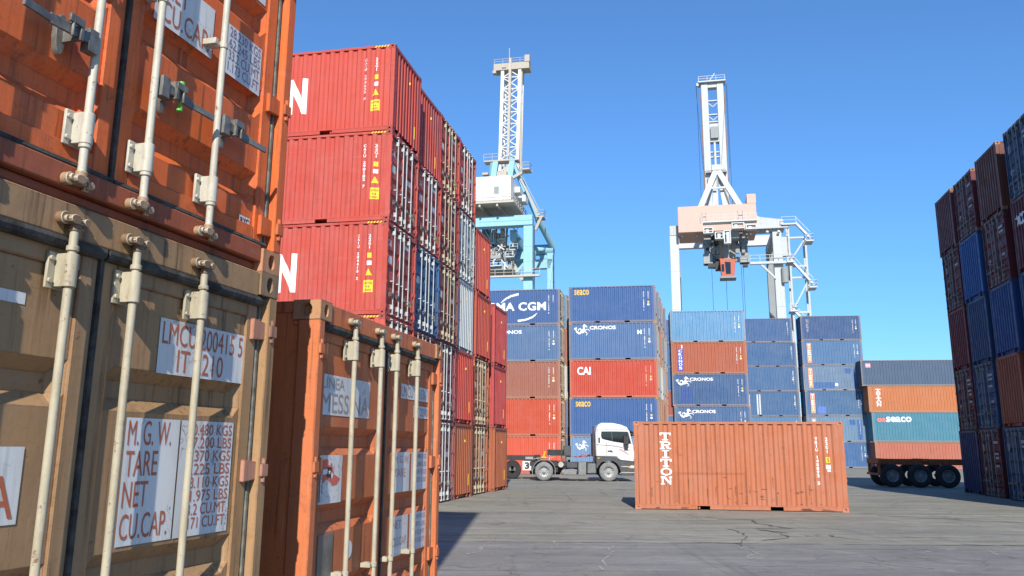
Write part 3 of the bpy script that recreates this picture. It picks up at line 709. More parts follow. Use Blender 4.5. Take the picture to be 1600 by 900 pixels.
# left back stack (behind the lorry's tail)
t, _ = back('dark blue container with big white CMA CGM lettering and arcs', oS1, YS, 0, 4, (.045, .095, .22))
decal(t, f, L20, HS, word('CMA CGM', -L20/2+.75, -L20/2+5.04, 1.05, 1.66, .028, 1.06), WHITE, 'lettering')
decal(t, f, L20, HS, join(band([(x-L20/2, z-10.364) for x, z in ((1.75, 12.02), (2.1, 12.30), (2.5, 12.5), (3.05, 12.63))], [.04, .12, .14, .16]), band([(x-L20/2, z-10.364) for x, z in ((3.0, 10.68), (3.6, 10.76), (4.1, 10.95), (4.4, 11.22))], [.15, .13, .12, .04])), WHITE, 'emblem')
idmarks(t, f, L20, HS, 'CMAU 114620 8', yellow=False)
t, _ = back('faded blue container lettered CRONOS directly under the CMA CGM one', oS1, YS, .02, 3, (.075, .14, .255), fade=.5)
decal(t, f, L20, HS, word('CRONOS', -L20/2+1.25, -L20/2+3.28, 1.98, 2.24, .03), WHITE, 'lettering'); idmarks(t, f, L20, HS, 'CRXU 271094 6')
decal(t, f, L20, HS, horse(-L20/2+.25, 1.75, .95, .62), WHITE, 'emblem')
t, _ = back('brown container under the faded blue CRONOS one beside the left wall', oS1, YS, .0, 2, (.29, .110, .074)); idmarks(t, f, L20, HS, 'TGHU 310475 2')
t, _ = back('orange-red container second from the ground behind the lorry tail', oS1, YS, .03, 1, (.50, .082, .040)); idmarks(t, f, L20, HS, 'CAIU 330217 4')
t, _ = back('orange-red container on the ground behind the lorry tail', oS1, YS, .02, 0, (.48, .08, .042)); idmarks(t, f, L20, HS, 'CAIU 331908 1', yellow=False)
# stack right of it
t, _ = back('dark blue container with yellow seaco lettering on top of its stack', oS2, YS, 0, 4, BLUE)
decal(t, f, L20, HS, word('seaco', -L20/2+.40, -L20/2+1.43, 2.00, 2.37, .012), SEAC, 'lettering'); idmarks(t, f, L20, HS, 'SCZU 145820 7')
t, _ = back('blue container with white CRONOS sea-horse under the top seaco one', oS2, YS, .0, 3, (.065, .130, .26), fade=.4)
decal(t, f, L20, HS, horse(-L20/2+.34, 1.72, 1.12, .78), WHITE, 'emblem'); decal(t, f, L20, HS, word('CRONOS', -L20/2+1.45, -L20/2+3.28, 2.12, 2.38, .03), WHITE, 'lettering')
decal(t, f, L20, HS, word('N', -L20/2+4.75, -L20/2+5.05, 1.75, 2.05, .06), WHITE, 'lettering'); idmarks(t, f, L20, HS, 'CRXU 289117 3')
t, _ = back('orange-red container lettered CAI in white', oS2, YS, .03, 2, (.47, .066, .038)); 
decal(t, f, L20, HS, word('CAI', -L20/2+.52, -L20/2+1.46, 1.56, 2.12, .03), WHITE, 'lettering'); idmarks(t, f, L20, HS, 'CAIU 235561 0', mat=sticker((.8, .45, .35), .3))
t, _ = back('dark blue container with yellow seaco lettering above the lorry cab', oS2, YS, .0, 1, BLUE, rust=.45)
decal(t, f, L20, HS, word('seaco', -L20/2+.42, -L20/2+1.45, 1.98, 2.33, .012), SEAC, 'lettering'); idmarks(t, f, L20, HS, 'SCZU 147003 5')
t, _ = back('faded light blue CRONOS container on the ground behind the lorry', oS2, YS, .02, 0, (.12, .215, .35), fade=.5)
decal(t, f, L20, HS, horse(-L20/2+.34, 1.60, .9, .7), WHITE, 'emblem'); decal(t, f, L20, HS, word('CRONOS', -L20/2+1.45, -L20/2+3.9, 1.72, 2.02, .03), WHITE, 'lettering')
# columns behind these two: their barred ends and edges show to the right
pal = [CBLUE, BROWN, ORBROWN, BLUE, LBLUE, GREYW, (.30, .085, .055)]
names = {CBLUE: 'dull blue', BROWN: 'brown', ORBROWN: 'orange-brown', BLUE: 'dark blue', LBLUE: 'light blue', GREYW: 'grey-white', (.30, .085, .055): 'red-brown'}
BH = ['first', 'second', 'third', 'fourth']
rnd = random.Random(3)
for i in range(4):
    for j in range(5):
        c = rnd.choice(pal)
        row = 'topmost' if j == 4 else ('lowest' if j == 0 else ORD[j]+' up')
        t, _ = back('%s container end, %s of the %s column hidden behind the CAI stack' % (names[c], row, BH[i]), oS2, YS, .16*(i+1)+rnd.uniform(-.05, .05), j, c, z=j*HS, group='containers hidden behind the CAI stack', style='A', bars=CREAM)
        b_ = Vector((-math.sin(YS), math.cos(YS), 0))*(2.56*(i+1)); t.location += b_
for j in range(5):  # column added behind the CMA CGM stack to block light in the gap
    c = rnd.choice(pal); row = 'topmost' if j == 4 else ('lowest' if j == 0 else ORD[j]+' up')
    t, _ = back('%s container end, %s of the light-blocking column added behind the CMA CGM stack' % (names[c], row), oS1, YS, .25, j, c, group='light-blocking containers added behind the CMA CGM stack'); t.location += Vector((-math.sin(YS), math.cos(YS), 0))*2.56
# light blue / CRONOS stack behind the orange single container
Y3 = R(-7.37); oS3 = (13.113, 70.416)
t, _ = back('weathered light blue container on top of the CRONOS stack', oS3, Y3, 0, 4, (.105, .255, .42), rust=.6, fade=.6, dirt=.55); idmarks(t, f, L20, HS, 'ICSU 341882 9')
t, _ = back('red-brown container with vertical CRONOS on a blue panel', oS3, Y3, .02, 3, (.33, .092, .05))
p = decal(t, f, L20, HS, rect(-L20/2+.50, -L20/2+.95, .25, 2.05), sticker((.05, .06, .35), .2), 'sign_panel')
decal(p, f, L20, HS, vertical('CRONOS', -L20/2+.725, .32, 2.0, .28, .03), WHITE, 'lettering', .008); decal(t, f, L20, HS, word('1', -L20/2+.82, -L20/2+.92, 2.08, 2.36, .05), WHITE, 'lettering'); idmarks(t, f, L20, HS, 'CRXU 204467 7')
for j, dsc, cc in ((2, 'blue CRONOS container with dark patch, under the red-brown one', (.055, .115, .24)), (1, 'blue CRONOS container right above the orange single container', (.068, .135, .27))):
    t, _ = back(dsc, oS3, Y3, .02-.1*(j-2), j, cc, fade=.45)
    decal(t, f, L20, HS, horse(-L20/2+.28, 1.58, 1.25, .78), WHITE, 'emblem'); decal(t, f, L20, HS, word('CRONOS', -L20/2+1.42, -L20/2+3.28, 2.02, 2.28, .03), WHITE, 'lettering')
    idmarks(t, f, L20, HS, 'CRXU 29%d404 2' % j)
    if j == 2: decal(t, f, L20, HS, rect(-L20/2+.70, -L20/2+1.58, .28, 1.48), plain('patch_paint', (.04, .085, .26), .5), 'repaint_patch', .002)
t, _ = back('blue container on the ground hidden behind the orange single one', oS3, Y3, .1, 0, CBLUE)
# two six-high blue stacks
oS4 = (24.197, 91.57); oS5 = (30.345, 89.422)
b4 = [(.085, .17, .29), (.08, .17, .29), (.056, .122, .235), (.06, .127, .245), (.057, .125, .25), (.05, .105, .22)]
for j in range(6):
    row = 'topmost' if j == 5 else ('lowest' if j == 0 else ORD[j]+' up')
    t, _ = back('plain blue container, %s of the left six-high blue stack' % row, oS4, Y3, -.08*(j-3)*.3-(.25 if j == 5 else 0), j, b4[j], fade=.4, rust=.45, group='six-high blue stacks')
    idmarks(t, f, L20, HS, 'TEXU 38%d016 4' % j, yellow=(j < 4), x1=L20/2-.45); 
    if j == 2:
        for u in (-2.2, -1.35, -1.1): decal(t, f, L20, HS, rect(u, u+.16, .2, 2.3), plain('whitewash_streak', (.50, .52, .52), .7), 'paint_streak', .002)
OSTR = sticker((.80, .30, .14), .6)
b5 = [(.055, .13, .28), (.12, .205, .30), (.065, .14, .26), (.135, .205, .30), (.065, .14, .255), (.046, .095, .205)]
for j in range(6):
    row = 'topmost' if j == 5 else ('lowest' if j == 0 else ORD[j]+' up')
    extra = 'pale patched blue' if j in (1, 3) else 'blue'
    t, _ = back('%s container%s, %s of the right six-high blue stack' % (extra, ' with orange side strip' if 0 < j < 5 else '', row), oS5, Y3, .03*((j*7) % 3-1), j, b5[j], fade=.45, rust=.45, group='six-high blue stacks')
    idmarks(t, f, L20, HS, 'TEXU 41%d772 0' % j, yellow=(j in (0, 2, 4, 5)))
    if 0 < j < 5:
        p = decal(t, f, L20, HS, rect(-L20/2+.52, -L20/2+.95, .28, 2.32), OSTR, 'orange_strip')
        decal(p, f, L20, HS, vertical('TEX', -L20/2+.735, .40, 2.25, .24, .02), WHITE, 'lettering', .008)
    elif j == 5: decal(t, f, L20, HS, vertical('NEW', -L20/2+.68, .8, 2.3, .22, .0), sticker((.55, .42, .38), .9), 'lettering')
    if j in (1, 3):
        decal(t, f, L20, HS, rect(1.15, 1.75, 1.75, 2.25) if j == 3 else rect(1.2, 1.8, 1.7, 2.2), plain('patch_paint', (.05, .12, .30), .5), 'repaint_patch', .002)
        decal(t, f, L20, HS, rect(1.95, 2.40, .2, 2.2), plain('patch_paint', (.05, .12, .30), .5), 'repaint_patch', .002)
        if j == 3: decal(t, f, L20, HS, rect(-L20/2+1.0, -L20/2+3.1, .2, .85), plain('patch_paint', (.055, .13, .29), .5), 'repaint_patch', .002); decal(t, f, L20, HS, disc(.25, .6, .16), WHITE, 'round_sticker')
    if j == 2: decal(t, f, L20, HS, rect(-1.85, -1.05, .25, .95), plain('patch_paint', (.10, .19, .48), .5), 'repaint_patch', .002)
cl = [ORBROWN, CBLUE, (.30, .085, .055), CBLUE, CBLUE, CBLUE]
nl = ['orange-brown', 'blue', 'red-brown', 'blue', 'blue', 'blue']
for j in range(6):
    row = 'topmost' if j == 5 else ('lowest' if j == 0 else ORD[j]+' up')
    t, _ = back('%s container half hidden left of the CRONOS stack, %s' % (nl[j], row), oS4, Y3, -7.68, j, cl[j], group='column left of the CRONOS stack')
# long stack behind the trailer at the right
Y6 = R(-8); oS6 = (35.55, 86.8); G6 = 'forty-foot containers behind the right trailer'
t, _ = back('long salmon-red container at the bottom behind the black trailer wheels', oS6, Y6, .5, 0, (.36, .115, .072), L=L40, group=G6, fade=.4)
t, _ = back('long teal container with red and white seaco lettering', oS6, Y6, .42, 0, TEAL, L=L40, H=HC, z=HS, group=G6)
decal(t, f, L40, HC, word('on', -L40/2+.50, -L40/2+1.30, 1.95, 2.32, .05), sticker((.75, .18, .14), .3), 'lettering'); decal(t, f, L40, HC, word('seaco', -L40/2+1.36, -L40/2+3.75, 1.93, 2.46, .025), WHITE, 'lettering')
t, _ = back('long orange container with vertical white lettering above the teal one', oS6, Y6, .25, 0, (.42, .145, .055), L=L40, z=HS+HC, group=G6)
decal(t, f, L40, HS, slab_vertical('TRITON', -L40/2+.72, -L40/2+1.22, .55, 2.3), WHITE, 'lettering')
t, _ = back('long slate grey container on top of the stack behind the trailer', oS6, Y6, -.25, 0, SLATE, L=L40, z=2*HS+HC, group=G6)
decal(t, f, L40, HS, rect(-L40/2+.45, -L40/2+.95, 1.85, 2.28), sticker((.75, .25, .3), .4), 'red_sticker'); decal(t, f, L40, HS, word('ms', -L40/2+.5, -L40/2+.9, 1.98, 2.15, .02), WHITE, 'lettering', .008)

# ================================================================== single orange container in the middle
TR = (.40, .128, .058)
yT = R(-8.51)
t, _ = container('single orange container standing alone on the yard, lettered TRITON down its side', place((3.701, 26.36), yT, L20/2, W/2, 0), yT, TR, rust=.55, fade=.35, dirt=.5, castcol=(.45, .16, .08), zs=.985)
decal(t, f, L20, HS, slab_vertical('TRITON', -L20/2+.77, -L20/2+1.10, .70, 2.26), WHITE, 'lettering')
decal(t, f, L20, HS, vertical('TRIU 145892 5', -L20/2+5.28, .76, 2.14, .075, .03), WHITE, 'identification_number')
decal(t, f, L20, HS, vertical('22G1', -L20/2+5.57, 1.66, 2.14, .075, .03), WHITE, 'size_code')
ys = decal(t, f, L20, HS, rect(-L20/2+5.52, -L20/2+5.64, 1.40, 1.56), YEL, 'height_sticker'); decal(ys, f, L20, HS, word('5', -L20/2+5.55, -L20/2+5.61, 1.43, 1.53, .02), DARK, 'lettering', .008)
decal(t, f, L20, HS, join(rect(-L20/2+5.51, -L20/2+5.65, 1.22, 1.34), rect(-L20/2+5.54, -L20/2+5.64, 1.14, 1.21)), WHITED, 'approval_sticker')

pt_ = paint(tuple(c*.86 for c in TR), .5, .2, .5, .5)
decal(t, f, L20, HS, join(rect(-1.85, .22, 1.02, 1.09), rect(-1.85, -1.74, .2, 1.02), rect(.15, .22, .2, 1.02)), pt_, 'repaint_patch', .002)
rw = random.Random(21); scr = []
for k in range(26):
    u, v = (rw.uniform(-.4, 2.3), rw.uniform(.2, .62)) if k < 18 else (rw.uniform(-2.8, 2.8), rw.uniform(.18, 2.2))
    a = rw.uniform(.02, .09); b = rw.uniform(.008, .03)
    scr.append(poly(*[(u+a*math.cos(q)*rw.uniform(.6, 1.2), v+b*math.sin(q)*rw.uniform(.6, 1.4)) for q in [2*math.pi*i/9 for i in range(9)]]))
for k in range(9):
    u, v = rw.uniform(-2.7, 2.7), rw.uniform(.5, 1.1); w_ = rw.uniform(.008, .018); scr.append(poly((u-w_, v), (u+w_, v), (u+w_*.4, v-rw.uniform(.2, .34)), (u-w_*.4, v-rw.uniform(.2, .34))))
decal(t, f, L20, HS, join(*scr), plain('rust_scrape', (.20, .085, .045), .85, var=.5, scale=30), 'rust_patch', .0025)
decal(t, 'rail-', L20, HS, join(*[poly((u, .03), (u+rw.uniform(.1, .4), .03), (u+rw.uniform(.05, .3), rw.uniform(.05, .10)), (u+.02, rw.uniform(.05, .10))) for u in [rw.uniform(-2.7, -1.7) for _ in range(2)]+[rw.uniform(1.4, 2.3) for _ in range(3)]]), plain('rust_scrape', (.20, .085, .045), .85, var=.5, scale=30), 'rust_patch', .002)

# ================================================================== foreground containers
GF = 'near containers with doors towards the camera'
def placard(t, u0, u1, v0, v1, lines, col, mat=None, face='door', bold=0.0):
    p = decal(t, face, L20, HS, rect(u0, u1, v0, v1), mat or WHITED, 'placard', .003)
    if lines: decal(p, face, L20, HS, join(*[word(s, a, b, c, d, bold) for s, a, b, c, d in lines]), col, 'lettering', .0045)
    return p
PAPER = sticker((.66, .66, .645), 1.0); PAPERD = sticker((.56, .56, .55), 1.0)
BRT = sticker((.46, .12, .05), .75); PURP = sticker((.24, .17, .24), .7); GLET = sticker((.36, .30, .27), .8)
yF = R(-15.06); oF = (-1.847+.036*.26, 1.964+.036*.966); RODF = ((-1, .52), (-1, 1.008), (1, 1.343), (1, 1.785))
def fore(label, j, col, **kw):
    return container(label, place(oF, yF, -L20/2, W/2, j*HS), yF, col, group=GF, fine=True, rods=RODF, **kw)
t, dd = fore('tan-brown container at the near left with peeling white data placards and cream locking bars', 0, TAN, style='B', rust=.45, fade=.3, dirt=.45, bars=(.42, .37, .26), barrust=.7, castcol=(.27, .17, .088), hingecol=(.44, .20, .125), camcol=(.21, .125, .07))
placard(t, 1.61, 2.245, 2.03, 2.262, [('LMCU 200415 5', 1.63, 2.23, 2.155, 2.25), ('IT 2210', 1.74, 2.08, 2.043, 2.14)], BRT, PAPER)
placard(t, 1.462, 1.80, 1.353, 1.843, [('M. G. W.', 1.477, 1.745, 1.735, 1.833), ('TARE', 1.477, 1.67, 1.616, 1.714), ('NET', 1.477, 1.625, 1.497, 1.595), ('CU.CAP.', 1.477, 1.765, 1.375, 1.473)], BRT, PAPER)
vals = ['30.480 KGS', '67.200 LBS', ' 2.370 KGS', ' 5.225 LBS', '28.110 KGS', '61.975 LBS', '33.2 CU.MT.', '1.171 CU.FT.']
placard(t, 1.81, 2.205, 1.353, 1.843, [(s, 1.86, 2.192, 1.80-.057*k-.018, 1.80-.057*k+.030) for k, s in enumerate(vals)], BRT, PAPER)
placard(t, .20, .975, 1.477, 1.728, [('LINEA', .24, .50, 1.655, 1.712), ('MESSINA', .24, .955, 1.495, 1.635)], BRT, PAPER)
decal(t, 'door', L20, HS, rect(.3, .9, 2.20, 2.24), WHITED, 'sticker_remnant', .002)
t, dd = fore('bright orange container stacked on the tan one, green seal on its door handle', 1, (.62, .125, .028), style='A', rust=.4, fade=.15, dirt=.4, bars=(.50, .47, .38), barrust=.7, camcol=(.36, .23, .13), castcol=(.48, .22, .11), sillcol=(.34, .088, .04))
z = HS
placard(t, 1.38, 1.795, .925, 1.175, [('NET', 1.43, 1.60, 1.062, 1.16), ('CU.CAP.', 1.43, 1.77, .945, 1.043)], BRT, PAPER)
placard(t, 1.38, 1.795, 1.50, 1.66, [('M. G. W.', 1.43, 1.76, 1.56, 1.65)], BRT, PAPER)
placard(t, 1.90, 2.215, .912, 1.17, [(s, 1.925, 2.20, 1.112-.06*k, 1.112-.06*k+.050) for k, s in enumerate(['28.230 KGS', '62.245 LBS', '33.2 CU.MT', '1.173 CU.FT'])], PURP)
placard(t, 1.90, 2.215, 1.42, 1.66, [(s, 1.925, 2.20, 1.59-.06*k, 1.59-.06*k+.045) for k, s in enumerate(['30.480 KGS', '67.200 LBS', '2.250 KGS'])], PURP)
placard(t, 2.12, 2.215, .208, .256, [('RYC', 2.13, 2.205, .216, .248)], DARK, bold=.02)
b = MB(); ys_ = 1.343+.15-W/2
b.tube((L20/2+.030, ys_, .55), (L20/2+.030, ys_, .65), .006, 10); b.tube((L20/2+.030, ys_, .635), (L20/2+.030, ys_, .668), .0135, 12); b.tube((L20/2+.030, ys_, .535), (L20/2+.030, ys_, .556), .0125, 12)
b.build('bolt_seal', plain('green_plastic', (.12, .46, .06), .45, var=.3), dd[1], .002, True)
for j, nm in ((2, 'third'), (3, 'fourth'), (4, 'fifth')):
    fore('orange container, %s from the ground in the near left stack above the frame' % nm, j, (.60, .14, .05), style='A')
# LINEA MESSINA container
yM = R(-12.64)
t, dd = container('faded orange container lettered LINEA MESSINA with a flag sticker, standing behind the tan one', place((-1.127, 5.009), yM, -L20/2, W/2, 0), yM, (.56, .155, .050), group=GF, fine=True, style='A',
                  rust=.35, fade=.3, dirt=.4, bars=(.42, .375, .27), castcol=(.42, .22, .11))
placard(t, .165, .955, 1.925, 2.17, [('LINEA', .19, .52, 2.085, 2.155), ('MESSINA', .19, .935, 1.94, 2.06)], GLET)
p = placard(t, .166, .541, 1.40, 1.685, [], None, PAPER)
k = lambda pts: [(.166+.375*a, 1.40+.285*b_) for a, b_ in pts]
fl = decal(p, 'door', L20, HS, poly(*k([(.20, .90), (.38, .92), (.58, .82), (.68, .60), (.92, .50), (.80, .38), (.62, .36), (.52, .46), (.38, .50), (.24, .40)])), sticker((.62, .13, .09), .4), 'flag', .0045)
decal(fl, 'door', L20, HS, join(rect(*[.166+.375*.13, .166+.375*.16], 1.40+.285*.05, 1.40+.285*.94), rect(*[.166+.375*.225, .166+.375*.24], 1.40+.285*.22, 1.40+.285*.40)), DARK, 'pole', .006)
decal(fl, 'door', L20, HS, join(poly(*k([(.23, .70), (.42, .72), (.42, .62), (.23, .60)])), poly(*k([(.55, .66), (.64, .60), (.60, .50), (.54, .56)])), poly(*k([(.44, .90), (.51, .87), (.51, .78), (.44, .80)]))), WHITE, 'flag_cross', .0055)
blk = decal(fl, 'door', L20, HS, poly(*k([(.40, .76), (.56, .74), (.55, .53), (.40, .55)])), DARK, 'flag_field', .0065)
star = [(.48+(.055 if i % 2 == 0 else .022)*math.sin(i*math.pi/5), .65+(.06 if i % 2 == 0 else .024)*math.cos(i*math.pi/5)) for i in range(10)]
decal(fl, 'door', L20, HS, poly(*k(star)), WHITE, 'flag_star', .0078)
placard(t, 1.575, 2.26, 2.10, 2.21, [('LMCU 231538 1', 1.59, 2.245, 2.115, 2.195)], GLET)
placard(t, 1.87, 2.26, 1.965, 2.06, [('IT 2210', 1.93, 2.23, 1.98, 2.045)], GLET)
placard(t, 1.47, 1.82, 1.41, 1.70, [('M. G. W.', 1.49, 1.80, 1.62, 1.675), ('TARE', 1.49, 1.73, 1.52, 1.58)], sticker((.55, .30, .25), .8))
placard(t, 1.86, 2.25, 1.41, 1.70, [(s, 1.92, 2.23, 1.65-.06*q, 1.65-.06*q+.035) for q, s in enumerate(vals[:4])], GLET)
placard(t, 1.47, 1.82, .96, 1.24, [('NET', 1.49, 1.67, 1.15, 1.21), ('CU.CAP.', 1.49, 1.80, 1.03, 1.09)], sticker((.55, .30, .25), .8))
placard(t, 1.86, 2.25, .96, 1.24, [(s, 1.92, 2.23, 1.19-.06*q, 1.19-.06*q+.035) for q, s in enumerate(vals[4:])], GLET)
b = MB(); b.box(L20/2-.056, L20/2-.050, .235-W/2, .445-W/2, .94, 1.225); b.build('approval_plate', plain('plate_metal', (.22, .21, .19), .45, .5, var=.4), t, .001)
decal(t, 'door', L20, HS, disc(.70, 1.10, .055), WHITED, 'round_sticker', .004)

# ================================================================== road vehicles
def wheel(parent, x, y, z, r, width, dual, tyre_m, rim_m, side=-1):
    """wheel facing local -Y at (x, y outer face, z); the tyre and the rim are children of the wheel's hub"""
    h = MB(); h.tube((x, y+.10, z), (x, y+.02, z), .085, 16); h.tube((x, y+.02, z), (x, y-.01, z), .06, 14, .045)
    for i in range(10):
        a = 2*math.pi*i/10; cx, cz = x+.155*math.cos(a), z+.155*math.sin(a); h.tube((cx, y+.12, cz), (cx, y+.065, cz), .016, 6)
    w = h.build('wheel', rim_m, parent, 0, True)
    ty = MB()
    for k in ((0, 1) if dual else (0,)):
        o = y+k*(width+.05)
        ty.lathe([(.285, o+.03), (.30, o+.0), (r*.74, o-.012), (r*.90, o+.005), (r*.965, o+.035), (r, o+.06), (r, o+width-.06), (r*.965, o+width-.03), (r*.85, o+width), (.29, o+width-.02)], (x, 0, z), 36)
    ty.build('tyre', tyre_m, w, 0, True)
    ri = MB(); d = .10 if not dual else .13
    ri.lathe([(.292, y+.012), (.270, y+.02), (.262, y+d*.9), (.225, y+d), (.19, y+.115 if not dual else y+.135), (.10, y+.105 if not dual else y+.135), (.0, y+.10)], (x, 0, z), 32)
    ri.build('rim', rim_m, w, 0, True)
    holes = MB()
    for i in range(10):
        a = 2*math.pi*(i+.5)/10; cx, cz = x+.222*math.cos(a), z+.222*math.sin(a); holes.tube((cx, y+d+.02, cz), (cx, y+d*.93, cz), .024, 8)
    holes.build('rim_hole', DARK, w)
    return w

def lorry():
    yaw = R(-2); ox, oy = 5.42, 49.55
    t = thing('tractor_lorry', 'white day-cab tractor lorry with grey skirts, no trailer, facing right', 'lorry', (ox, oy, 0), yaw)
    white = plain('cab_paint', (.64, .64, .62), .32, var=.14, scale=1.3, spec=.5); gp = plain('grey_plastic', (.06, .063, .067), .55, var=.35)
    lg = plain('dusty_grey_plastic', (.20, .205, .205), .65, var=.3); al = plain('dusty_metal', (.30, .30, .29), .5, .3, var=.3)
    glass = plain('tinted_glass', (.012, .014, .016), .06, var=.2, spec=.8); tyre = plain('dusty_tyre', (.20, .20, .19), .9, var=.3); rim = plain('dusty_rim', (.33, .34, .34), .5, .2, var=.3)
    y0, y1 = -1.235, 1.235
    # cab shell
    up = [(-.70, 1.325), (.42, 1.325), (.62, 1.12), (1.41, 1.05), (1.42, 1.45), (1.37, 1.92), (1.17, 2.72), (1.03, 2.92), (.72, 3.05), (.25, 3.145), (-.36, 3.15), (-.52, 3.06), (-.64, 2.86), (-.70, 2.55)]
    b = MB(); b.prism(up, 'y', y0, y1); b.build('cab', white, t, .055, True)
    lo = [(-.68, 1.322), (.415, 1.322), (.615, 1.117), (1.395, 1.047), (1.405, .42), (1.36, .32), (.66, .32), (.64, .55), (.56, .80), (.42, .98), (.22, 1.08), (0, 1.11), (-.22, 1.08), (-.42, .98), (-.56, .80), (-.60, .70), (-.68, .70)]
    b = MB(); b.prism(lo, 'y', y0+.012, y1-.012); b.build('lower_cab', gp, t, .02)
    def patch(name, pts, mat, par, y=y0, off=.004, th=.006):
        q = MB(); q.prism(pts, 'y', y-off-th, y-off); return q.build(name, mat, par, .002)
    patch('side_window', [(-.38, 2.68), (.20, 2.69), (1.05, 2.68), (1.12, 2.60), (1.24, 2.02), (.85, 2.05), (.30, 2.13), (-.20, 2.24), (-.36, 2.30), (-.40, 2.45)], glass, t)
    patch('window_pillar', [(.16, 2.68), (.21, 2.68), (.24, 2.15), (.19, 2.16)], gp, t, y0, .011)
    # windscreen: follows the raked front
    q = MB(); n = Vector((.80, 0, .20)).normalized()
    a0, a1 = Vector((1.372, 0, 1.97)), Vector((1.178, 0, 2.68)); off = Vector((.97, 0, .26)).normalized()*.008
    q.add([(a0.x+off.x, -1.12, a0.z+off.z), (a0.x+off.x, 1.12, a0.z+off.z), (a1.x+off.x, 1.10, a1.z+off.z), (a1.x+off.x, -1.10, a1.z+off.z), (a0.x+off.x*2, -1.12, a0.z+off.z*2), (a0.x+off.x*2, 1.12, a0.z+off.z*2), (a1.x+off.x*2, 1.10, a1.z+off.z*2), (a1.x+off.x*2, -1.10, a1.z+off.z*2)],
          [(0, 1, 2, 3), (4, 5, 6, 7), (0, 1, 5, 4), (1, 2, 6, 5), (2, 3, 7, 6), (3, 0, 4, 7)]); q.build('windscreen', glass, t)
    q = MB(); q.prism([(1.10, 2.86), (1.42, 2.66), (1.44, 2.60), (1.20, 2.70)], 'y', -1.15, 1.15); q.build('sun_visor', DARK, t, .01)
    d = patch('door_seam', [(-.12, 1.40), (-.10, 1.40), (-.10, 2.12), (-.12, 2.12)], gp, t, y0, .001, .004)
    patch('door_handle', [(-.05, 1.58), (.20, 1.58), (.20, 1.66), (-.05, 1.66)], gp, t, y0, .001, .02)
    patch('stripe', [(-.66, 1.99), (-.66, 1.94), (.20, 1.88), (.70, 1.80), (1.18, 1.62), (1.18, 1.66), (.72, 1.86), (.20, 1.94)], plain('grey_decal', (.28, .27, .27), .4), t, y0, .001, .003)
    patch('red_stripe', [(.52, 1.74), (.68, 1.74), (1.10, 1.50), (1.10, 1.40)], plain('pink_decal', (.75, .25, .27), .4), t, y0, .001, .003)
    q = MB(); q.box(.10, .17, y0-.018, y0-.001, 1.56, 1.67); q.box(.18, .23, y0-.018, y0-.001, 1.55, 1.61); q.build('badge', DARK, t)
    # mirrors on arms
    q = MB(); q.box(.82, 1.10, -1.50, -1.32, 1.98, 2.45); q.box(.86, 1.08, -1.50, -1.33, 1.80, 1.95); q.bar((1.0, -1.24, 2.55), (1.0, -1.42, 2.46), .05); q.bar((1.0, -1.24, 1.90), (1.0, -1.42, 1.99), .05); q.build('mirror', DARK, t, .02)
    q = MB(); q.box(1.30, 1.62, -1.18, -1.02, 2.45, 2.62); q.build('front_mirror', DARK, t, .02)
    # bumper pieces and lamps
    q = MB(); q.box(.68, 1.43, -1.236, -1.224, .78, .82); q.box(.68, 1.40, -1.236, -1.224, .46, .50); q.build('bumper_trim', plain('pale_trim', (.45, .44, .40), .5), t)
    q = MB(); q.prism([(1.12, .72), (1.38, .70), (1.38, .86), (1.20, .86)], 'y', -1.245, -1.18); q.build('headlight', plain('lamp_glass', (.55, .52, .45), .15), t, .01)
    q = MB(); q.box(1.02, 1.12, -1.245, -1.20, .76, .82); q.build('indicator', plain('amber', (.75, .35, .05), .3), t)
    q = MB(); q.box(.60, .68, -1.20, -.95, .40, .46); q.box(.66, 1.05, -1.22, -1.0, .52, .57); q.build('step', al, t)
    q = MB(); q.box(1.41, 1.44, -1.0, 1.0, .95, 1.85); q.build('grille', gp, t, .01)
    q = MB(); q.box(-2.1, .9, -.40, .40, .34, .77); q.box(-.66, .9, -.80, .80, .60, 1.0); q.box(-3.2, -2.2, -.38, .38, .45, .77); q.build('gearbox_fill', DARK, t)  # engine and gearbox bulk, added to darken the gaps in the chassis
    patch('roof_seam', [(-.62, 2.80), (1.10, 2.78), (1.10, 2.795), (-.62, 2.815)], gp, t, y0, .001, .003)
    patch('rear_seam', [(-.60, 1.40), (-.585, 1.40), (-.585, 2.78), (-.60, 2.78)], gp, t, y0, .001, .003)
    patch('arch_seam', [(.43, 1.36), (.445, 1.36), (1.27, 1.22), (1.39, 1.20), (1.39, 1.185), (1.26, 1.205)], gp, t, y0, .001, .003)
    patch('front_pillar', [(1.06, 2.66), (1.10, 2.66), (1.26, 2.02), (1.22, 2.02)], gp, t, y0, .011)
    patch('vent', [(-.55, 2.35), (-.45, 2.35), (-.45, 2.05), (-.55, 2.05)], gp, t, y0, .001, .004)
    patch('side_lamp', [(-.60, 1.22), (-.48, 1.22), (-.48, 1.27), (-.60, 1.27)], plain('amber', (.75, .35, .05), .3), t, y0+.012, .001, .01)
    q = MB(); q.tube((-.80, -.95, .95), (-.80, -.95, 2.95), .055, 12); q.box(-.84, -.72, -.98, .98, 1.35, 2.6); q.build('intake_stack', gp, t, .02)
    # chassis
    q = MB()
    for s in (-1, 1): q.box(-4.35, .95, s*.48, s*.40, .78, 1.02)
    for x in (-4.3, -2.2, -.9): q.box(x, x+.1, -.40, .40, .80, 1.0)
    q.tube((-3.55, -1.0, .52), (-3.55, 1.0, .52), .09, 12); q.tube((0, -1.0, .52), (0, 1.0, .52), .08, 12); q.build('chassis', DARK, t)
    q = MB(); q.prism([(-3.9, 1.24), (-3.1, 1.24), (-2.95, 1.30), (-4.3, 1.12)], 'y', -.5, .5); q.build('fifth_wheel', al, t, .01)
    q = MB(); q.box(-3.35, -2.46, -.55, .5, 1.36, 1.68); q.build('fender_deck', RUBBER, t, .02)
